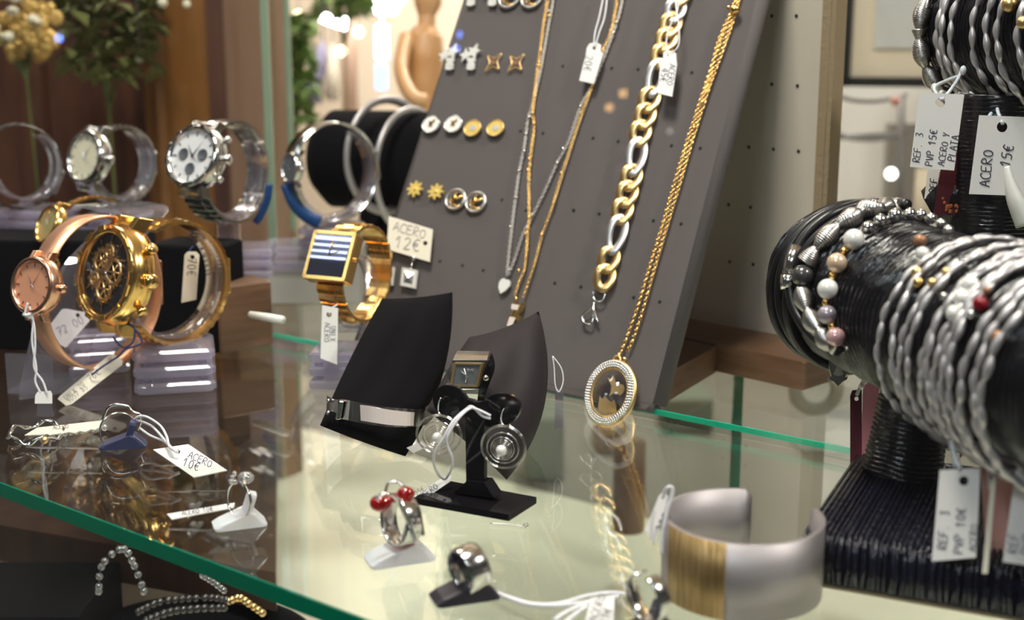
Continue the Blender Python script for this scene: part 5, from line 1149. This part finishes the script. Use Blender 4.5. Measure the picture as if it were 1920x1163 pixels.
# pearl bracelet
r = thing('pearl_bracelet', 'bracelet of white, gold, lilac and pink pearls with silver beads and an owl charm', 'bracelet', cyl_hit(1570, 660, P1, AX, RR + .005))
for x, y, rr, m, w_ in ((1601, 449, 20, 'pearl', 'white pearl'), (1569, 493, 19, 'pearl_gold', 'gold pearl'), (1552, 542, 19.5, 'pearl', 'white pearl'), (1551, 590, 18, 'pearl_lilac', 'lilac pearl'), (1567, 632, 18, 'pearl_pink', 'pink pearl')):
    p = cyl_hit(x, y, P1, AX, RR + .0048); q = M(); q.ball(p, bead_r(rr, p), 22); q.go('pearl_bead', m, r, label=w_)
for x, y in ((1583, 471), (1561, 518), (1549, 567), (1560, 611)):
    p = cyl_hit(x, y, P1, AX, RR + .0035); q = M(); q.ball(p, bead_r(8, p), 12); q.go('spacer_bead', 'gold', r, label='gold bead')
for x, y, rr in ((1628, 427, 13), (1651, 414, 13), (1679, 404, 14), (1706, 402, 12.5), (1727, 404, 11.5), (1746, 410, 10.5), (1764, 420, 10), (1778, 432, 10)):
    p = cyl_hit(x, y, P1, AX, RR + .0035); q = M(); q.ball(p, bead_r(rr, p), 16); q.go('silver_bead', 'steel', r)
q = M()
for x, y in ((1640, 420), (1665, 409), (1693, 402), (1716, 402)): p = cyl_hit(x, y, P1, AX, RR + .0028); q.ball(p, bead_r(4, p), 8)
q.tube(spline([cyl_hit(x, y, P1, AX, RR + .003) for x, y in [(1601, 449), (1569, 493), (1552, 542), (1551, 590), (1567, 632), (1590, 655)]], 5), .0005, 5); q.go('cord', 'steel_dark', r)
po = facing(1572, 690, .585, 15, 0); q = M()
def pp(pts, off=0): return [PL(x, y, po, off) for x, y in pts]
q.prism(pp([(1557, 664), (1563, 668), (1580, 668), (1588, 664), (1591, 680), (1588, 695), (1585, 708), (1590, 706), (1588, 712), (1580, 716), (1571, 725), (1563, 716), (1553, 712), (1556, 706), (1559, 706), (1555, 690), (1555, 676)]), -po[1] * .0014)
q.tube(pp([(1571, 664), (1567, 655), (1573, 650), (1579, 657), (1574, 664)]), .0006, 6, closed=True); q.go('owl_charm', 'steel_matte', r)
q = M(); q.prism(pp([(1572, 684), (1578, 692), (1582, 702), (1572, 706), (1564, 702), (1567, 692)], .0004), -po[1] * .0003); q.go('owl_belly', 'white_plastic', r); q = M(); q.tube([p for p in pp([(1586, 650), (1602, 658), (1616, 664), (1630, 668)])], .0014, 8); q.go('lobster_clasp', 'steel', r)
# grey twisted bracelets
ORD = ['first', 'second', 'third', 'fourth', 'fifth', 'sixth', 'seventh', 'eighth', 'ninth', 'tenth', 'eleventh', 'twelfth', 'thirteenth', 'fourteenth']
tw = [(1646, .002, .006), (1672, -.004, .0), (1686, .004, -.004), (1701, .001, .005), (1726, .006, -.003), (1738, -.002, .004), (1751, .003, .0), (1765, .0, .004), (1779, -.003, .0), (1800, .004, .003), (1826, .0, -.003), (1868, .003, .004)]
beads_on = {0: [(1725, 452, 13, 'brown_bead', 'brown bead')], 1: [(1730, 475, 13, 'pearl', 'white pearl')], 2: [(1719, 510, 11, 'gold_soft', 'gold bead'), (1722, 530, 11, 'gold', 'gold bead')], 4: [(1748, 530, 9, 'gold_soft', 'pale gold bead')], 5: [(1774, 510, 9, 'gold_soft', 'pale gold bead'), (1770, 556, 8, 'steel', 'silver bead')], 7: [(1805, 490, 10, 'crystal', 'clear crystal')],
            8: [(1790, 588, 17, 'pearl', 'white pearl'), (1803, 559, 17, 'pearl', 'white pearl'), (1820, 534, 17, 'pearl', 'white pearl')], 9: [(1838, 570, 15, 'dark_red_gem', 'dark red crystal'), (1822, 590, 9, 'steel', 'silver bead'), (1850, 545, 8, 'brown_bead', 'bronze bead')], 11: [(1871, 632, 13, 'brown_bead', 'copper bead')]}
what = {0: 'with a brown bead', 1: 'with a white pearl', 2: 'with two gold beads', 4: 'with a pale gold bead', 5: 'with a gold and a silver bead', 7: 'with a clear crystal', 8: 'with three white pearls', 9: 'with a dark red crystal', 11: 'with a copper bead'}
for i, (tx, ta, tb) in enumerate(tw):
    rb = .0015 if i < 9 else .0016; off = .0024 + .0008 * (i % 2); dr = .0016; R_ = RR + off + dr
    t = solve_t(tx, 0, P1, AX, RF, R_, drop=dr, tiltA=ta)
    path = circle_on(P1, AX, RF, R_, t, drop=dr, tiltA=ta, n=420)
    C0 = P1 + AX * t
    r = thing('twisted_bracelet', '%s grey twisted bracelet from left on lower roll%s' % (ORD[i], (', ' + what[i]) if i in what else ''), 'bracelet', C0 - Z * R_, 'grey twisted bracelets on the lower roll')
    q = M(); NL = 30; wob = [path[k] + AX * (.0006 * sin(2 * pi * NL / 2 * k / 420 + i)) for k in range(420)]
    q.tube(wob, [rb * (.52 + .58 * abs(sin(pi * NL * k / 420 + i)) ** .8) for k in range(420)], 8, closed=True, flat=.85); q.go('cord', 'silver_cord', r)
    for (x, y, rr, m, w_) in beads_on.get(i, []):
        p = cyl_hit(x, y, C0 - AX * t, AX, RR + .0035); q = M(); q.ball(p, bead_r(rr, p), 14); q.go('bead', m, r, label=w_)

# ================================================================== UPPER BRACELET ROLL
Q1 = V(1846, 52, .70); Q2 = V(2140, 150, .56); Q2.z = Q1.z; AX2 = (Q2 - Q1).normalized(); R2 = 132 * .70 / FPX
s2 = AX2.cross(Z).normalized(); s1 = s2.cross(AX2).normalized(); RF2 = (s2, s1, AX2)
c2 = G(1838, 815); r = thing('bracelet_stand', 'tall black T-bar bracelet stand whose roll fills the upper right corner', 'bracelet stand', c2)
q = M(); wound(q, [Q1 + AX2 * (-.003 + k * .00045) for k in range(440)], lambda i: R2 * (1 if i * .00045 > .013 else max(.02, 1 - (1 - i * .00045 / .013) ** 2.6)) - .0004, Z, .0036, .0011, 72, 8); q.go('roll', 'raffia', r)
q = M(); tp = Vector((c2.x - .0035, c2.y, Q1.z - R2 * .86)); pb_ = c2 + Z * .012
wound(q, [pb_ + (tp - pb_) * (k / 260) for k in range(261)], lambda i: .0255 - .006 * i / 260, RT, .0021, .0005, 40, 9); q.go('post', 'raffia_post', r)
q = M(); q.tube([V(1750, 395, .66), V(1790, 372, .655), V(1860, 372, .655), V(1900, 402, .66)], [.012, .018, .018, .011], 8, flat=1.); q.go('collar', 'raffia_post', r)
q = M(); q.box(c2 + Z * .0065, .10, .08, .0125, (EX, NX, Z), .004); q.go('base', 'raffia_base', r)
tw2 = [(1756, .002), (1765, -.002), (1781, .002), (1822, .001), (1848, -.001), (1869, .002), (1908, 0)]
for i, (tx, ta) in enumerate(tw2):
    dr = .0012; R_ = R2 + .0028 + dr; t = solve_t(tx, 0, Q1, AX2, RF2, R_, drop=dr, tiltA=ta); path = circle_on(Q1, AX2, RF2, R_, t, drop=dr, tiltA=ta, n=300); C0 = Q1 + AX2 * t
    r = thing('twisted_bracelet', '%s thin silver twisted bracelet from the left on the upper roll' % ORD[i], 'bracelet', C0 - Z * R_, 'silver twisted bracelets on the upper roll')
    q = M(); wob = [path[k] + AX2 * (.0007 * sin(2 * pi * 13 * k / 300 + i)) for k in range(300)]
    q.tube(wob, [.0019 * (.5 + .6 * abs(sin(pi * 26 * k / 300 + i))) for k in range(300)], 8, closed=True, flat=.85); q.go('cord', 'silver_cord', r)
    if i in (5, 6):
        for (x, y, rr) in (((1893, 8, 15),) if i == 5 else ((1918, 42, 12),)):
            p = cyl_hit(x, y, Q1, AX2, R2 + .004); q = M(); q.ball(p, bead_r(rr, p), 14); q.go('bead', 'gold_soft', r, label='gold bead')
dr = .001; R_ = R2 + .0042; t = solve_t(1724, 0, Q1, AX2, RF2, R_, drop=dr, lo=-.05); r = thing('spring_bracelet', 'thick silver coil bracelet at the left end of the upper roll', 'bracelet', Q1 + AX2 * t - Z * R_)
spring('coil', '', circle_on(Q1, AX2, RF2, R_, t, drop=dr, n=80), .0046, .0155, r=r, closed=True)

# ================================================================== TAGS AT THE RIGHT
pa = facing(1757, 247, .625, -6, 0)
tag('price_tag', 'white tag reading REF. 3 PVP 15€ ACERO Y PLATA below the upper roll', [(1724, 174), (1808, 177), (1789, 320), (1706, 313)], pa, 'paper',
    [('REF. 3', 1724, 304, 13, -83), ('PVP 15€', 1748, 311, 13.5, -82), ('ACERO Y', 1770, 311, 12.5, -80), ('PLATA', 1790, 302, 13.5, -80)], 'ink', hole=(1763, 192, 9), string=[[V(1766, 188, .622), V(1780, 172, .625), V(1795, 150, .64), V(1803, 132, .65)], [V(1766, 188, .622), V(1752, 165, .63), V(1778, 150, .64), V(1800, 142, .65)]], smat='frosted', sr=.0009)
pb = facing(1870, 290, .615, 8, 0)
tag('price_tag', 'white tag reading ACERO 15€ at the right edge below the upper roll', [(1836, 216), (1935, 220), (1925, 368), (1817, 364)], pb, 'paper', [('ACERO', 1855, 350, 19, -84), ('15€', 1893, 312, 19, -78)], 'ink', hole=(1879, 238, 10),
    string=[[V(1880, 232, .612), V(1870, 200, .62), V(1890, 180, .63), V(1915, 165, .64)], [V(1855, 218, .618), V(1875, 190, .63), V(1905, 170, .64)]], smat='frosted', sr=.0009)
tag('price_tag', 'white tag reading REF behind the upper left price tag', [(1740, 316), (1762, 318), (1754, 374), (1733, 373)], facing(1748, 345, .65), 'paper', [('REF', 1755, 361, 13, -84)], 'ink')
tag('maroon_card', 'dark maroon card with orange ornament hanging between the white tags', [(1790, 262), (1832, 266), (1836, 310), (1830, 406), (1750, 403), (1764, 316)], facing(1795, 340, .64, 5), 'maroon', [('UNION', 1796, 380, 9, -86), ('JOYERO', 1808, 372, 8, -86)], 'maroon_print', hole=(1809, 284, 10), cat='card',
    string=[[V(1809, 284, .637), V(1822, 262, .637), V(1832, 235, .64), V(1838, 214, .65)]], smat='frosted', sr=.0006)
q = M(); pm = facing(1795, 340, .6385, 5)
for sg in (-1, 1):
    for (dx, dy, rr) in ((6, 396 - 340, 3), (11, 388 - 340, 4), (5, 386 - 340, 3), (17, 380 - 340, 2.5), (14, 394 - 340, 2), (20, 372 - 340, 2)):
        q.lathe(PL(1788 + sg * dx, 340 + dy, pm), [(0, 0), (rr * .64 / FPX * 1.3, 0), (rr * .64 / FPX * 1.3, -.0002)], (RT, Z, pm[1]), 10)
tag_(q.go('ornament_sticker', 'maroon_print'), 'orange printed ornament low on the maroon card', 'sticker')
tag('price_tag', 'small cream tag half hidden behind the right ACERO tag', [(1844, 366), (1897, 368), (1892, 396), (1840, 388)], facing(1868, 380, .645), 'cream_paper', [('D 8€', 1858, 384, 11, -80)], 'ink')
tag('maroon_card', 'magenta card edge behind the ACERO tag at the right border', [(1905, 210), (1940, 210), (1940, 330), (1915, 320)], facing(1925, 265, .65), 'pink_card', cat='card')
q = M(); q.tube(spline([V(1888, 312, .600), V(1893, 340, .600), V(1904, 375, .600), V(1925, 420, .600)], 5), [.0018, .0022, .0026, .003, .0034, .0038, .0042, .0046, .005, .0055, .006, .0064, .0068, .0072, .0076, .0078][:16], 14, flat=.6); tag_(q.go('white_clip', 'white_plastic'), 'smooth white plastic tongue in front of the right ACERO tag', 'clip')
# knots of clear cord under the upper roll
r = thing('cord_knots', 'tangle of clear plastic cord under the upper roll', 'cord', V(1840, 215, .66)); q = M(); rnd = random.Random(11)
for k in range(26):
    x, y = rnd.uniform(1790, 1915), rnd.uniform(178, 215); P = [V(x + rnd.uniform(-22, 22), y + rnd.uniform(-16, 16), .65 + rnd.uniform(-.012, .012)) for _ in range(4)]; q.tube(spline(P, 4), rnd.uniform(.0004, .0009), 5)
for x, y in ((1765, 178), (1752, 165), (1806, 132), (1826, 230), (1812, 224)): q.ball(V(x, y, .64), .0018, 8, (1, 1, 1.4))
q.go('strand', 'frosted', r, kind='stuff')
# long tags below the lower roll
tag('price_tag', 'white tag reading REF. 3 PVP 10€ ACERO hanging below the lower roll', [(1762, 882), (1838, 878), (1830, 1046), (1747, 1053)], facing(1795, 965, .455, -5, -4), 'paper', [('REF. 3', 1775, 1030, 17, -86), ('PVP 10€', 1805, 1038, 17, -86), ('ACERO', 1830, 1034, 14, -86)], 'ink', hole=(1807, 902, 9),
    string=[[V(1800, 880, .455), V(1790, 855, .457), V(1783, 815, .46), V(1786, 775, .47)]], smat='frosted', sr=.0008)
tag('price_tag', 'white tag at the right border with writing REF', [(1905, 880), (1960, 884), (1950, 1064), (1880, 1054)], facing(1920, 965, .44), 'paper', [('REF', 1907, 1038, 18, -84), ('PVP', 1932, 1040, 18, -84)], 'ink', string=[[V(1915, 880, .44), V(1900, 850, .445), V(1905, 800, .45)]], smat='frosted', sr=.0008)
tag('price_tag', 'white tag partly hidden by bracelets at the right border, reading 15€', [(1842, 790), (1912, 788), (1908, 880), (1868, 884), (1866, 918), (1852, 918)], facing(1875, 850, .47), 'paper', [('15€', 1885, 848, 17, -86), ('ACERO', 1862, 900, 9, -88)], 'ink')
tag('price_tag', 'edge of a folded cream tag hanging right of the REF. 3 PVP 10€ tag', [(1858, 900), (1868, 898), (1852, 1076), (1841, 1076)], facing(1855, 990, .45), 'cream_paper')
tag('kraft_card', 'brown translucent card behind the hanging white tags', [(1838, 870), (1862, 900), (1905, 860), (1890, 1048), (1850, 1060)], facing(1870, 960, .468), 'rose_mesh' if 0 else 'salmon', cat='card')
tag('maroon_card', 'narrow dark maroon card hanging left of the black post', [(1594, 742), (1598, 732), (1616, 730), (1616, 898), (1594, 908)], facing(1605, 820, .60, 0), 'maroon', hole=(1606, 748, 4), cat='card',
    string=[[V(1606, 742, .60), V(1618, 715, .60), V(1640, 680, .60), V(1652, 655, .60)]], smat='frosted', sr=.0008)
tag('maroon_card', 'pink and maroon card behind the narrow maroon one, beside the black post', [(1618, 725), (1648, 700), (1650, 790), (1634, 880), (1614, 860)], facing(1632, 790, .63), 'pink_card', cat='card')
tag('maroon_card', 'small red card under the lower roll, right of the black post', [(1792, 800), (1830, 770), (1845, 800), (1800, 860)], facing(1818, 810, .56), 'maroon', cat='card')
tag('price_tag', 'crumpled white label tied left of the black post', [(1626, 675), (1656, 668), (1652, 705), (1640, 718), (1628, 700)], facing(1640, 690, .59), 'paper', hole=(1640, 690, 4))
for (P, lab) in (([(1648, 650), (1640, 680), (1630, 700), (1615, 725)], 'clear beaded cord hanging by the crumpled white label'), ([(1786, 770), (1782, 800), (1786, 840), (1796, 876)], 'clear beaded cord above the REF. 3 PVP 10€ tag'), ([(1826, 780), (1828, 810), (1826, 840)], 'clear beaded cord between the white tags'), ([(1660, 630), (1655, 655), (1665, 680)], 'clear beaded cord at the first twisted bracelet')):
    q = M(); path = resample(spline([V(x, y, .47 if x > 1700 else .585) for x, y in P], 6), .0022)
    for p in path: q.ball(p, .0014, 8)
    tag_(q.go('beaded_cord', 'frosted'), lab, 'cord')

# ================================================================== UNDER THE SHELF
o = V(330, 1145, .78); r = thing('black_pillow', 'black pillow on the lower level under the shelf front', 'pillow', o); q = M(); q.ball(V(370, 1200, .80), .055, 24, (1.35, .8, .42)); q.go('cushion', 'velvet', r)
for (pts, rr, m, lab, n) in (([(185, 1110), (192, 1060), (230, 1030), (252, 1062), (270, 1110)], .0022, 'crystal', 'loop of clear beads lying left under the shelf', 14),
        ([(260, 1148), (300, 1130), (350, 1124), (400, 1122), (432, 1128)], .0023, 'pearl_dark', 'string of shiny black beads on the lower black pillow', 16), ([(275, 1165), (320, 1148), (370, 1142), (420, 1140)], .0026, 'pearl_dark', 'second row of shiny black beads on the lower black pillow', 13),
        ([(430, 1128), (450, 1122), (470, 1135), (492, 1150)], .0023, 'gold_soft', 'gold bead cluster at the right end of the lower pillow', 9), ([(380, 1080), (400, 1092), (420, 1108)], .002, 'crystal', 'short clear bead string above the lower pillow', 7)):
    c = V(*pts[0], .74); r = thing('bead_bracelet', lab, 'bracelet', c, 'bead bracelets under the shelf'); path = spline([V(x, y, .745) for x, y in pts], 12); q = M()
    for k in range(n): q = M(); q.ball(path[int(k * (len(path) - 1) / (n - 1))], rr, 12); q.go('bead', m, r)
    q = M(); q.tube(path, .0006, 5); q.go('cord', 'ink', r)
q = M(); q.box(V(40, 1190, .78), .10, .08, .06); tag_(q.go('black_block', 'velvet'), 'black block in the lower left corner under the shelf', 'display block')
for (x, y, rr, lab) in ((1530, 730, .018, 'blurred grey ring display under the shelf edge, right'), (1180, 890, .016, 'blurred brown roll seen under the glass right of centre')):
    c = V(x, y, 1.1); q = M()
    if x > 1500: q.tube([c + Vector((cos(t), 0, sin(t))) * rr for t in [2 * pi * k / 40 for k in range(40)]], .006, 10, closed=True); tag_(q.go('grey_loop', 'grey_cloth'), lab, 'ring')
    else: q.tube([c + Z * .03, c - Z * .05], .014, 14); tag_(q.go('brown_roll', 'wood_mid'), lab, 'roll')

# ================================================================== THE STREET IN FRONT OF THE WINDOW (mirrored faintly in the pane)
def street(name, px_, py_, D, rr, m, lab, zs=1.0):
    p = V(px_, py_, D); n0 = .205; k = p.dot(NX) - n0; c = p - NX * (2 * k)      # real lamp on the street side whose mirror image the pane shows
    q = M(); q.ball(c, rr, 12, (1, 1, zs)); r = thing('street_lamp', lab, 'lamp', c - Z * rr); q.go('bulb', m, r); q = M(); q.tube([c + Z * rr, c + Z * .5], .002, 6); q.go('cord', 'iron', r)
for a_ in ((110, 72, 1.9, .005, 'lamp_blue', 'tiny blue light glowing at the upper left'), (860, 65, 1.9, .0045, 'lamp_blue', 'upper blue light above the star cluster studs'), (855, 90, 1.9, .0045, 'lamp_blue', 'lower blue light above the star cluster studs'),
           (1168, 175, 1.9, .006, 'lamp_orange', 'orange light beside the left necklaces'), (1142, 202, 1.9, .006, 'lamp_orange', 'lower orange light beside the left necklaces'), (1255, 246, 1.9, .004, 'glow_white', 'white light spot right of the link bracelet')):
    street('x', *a_)

for o in bpy.data.objects:
    if '_org' in o: del o['_org']
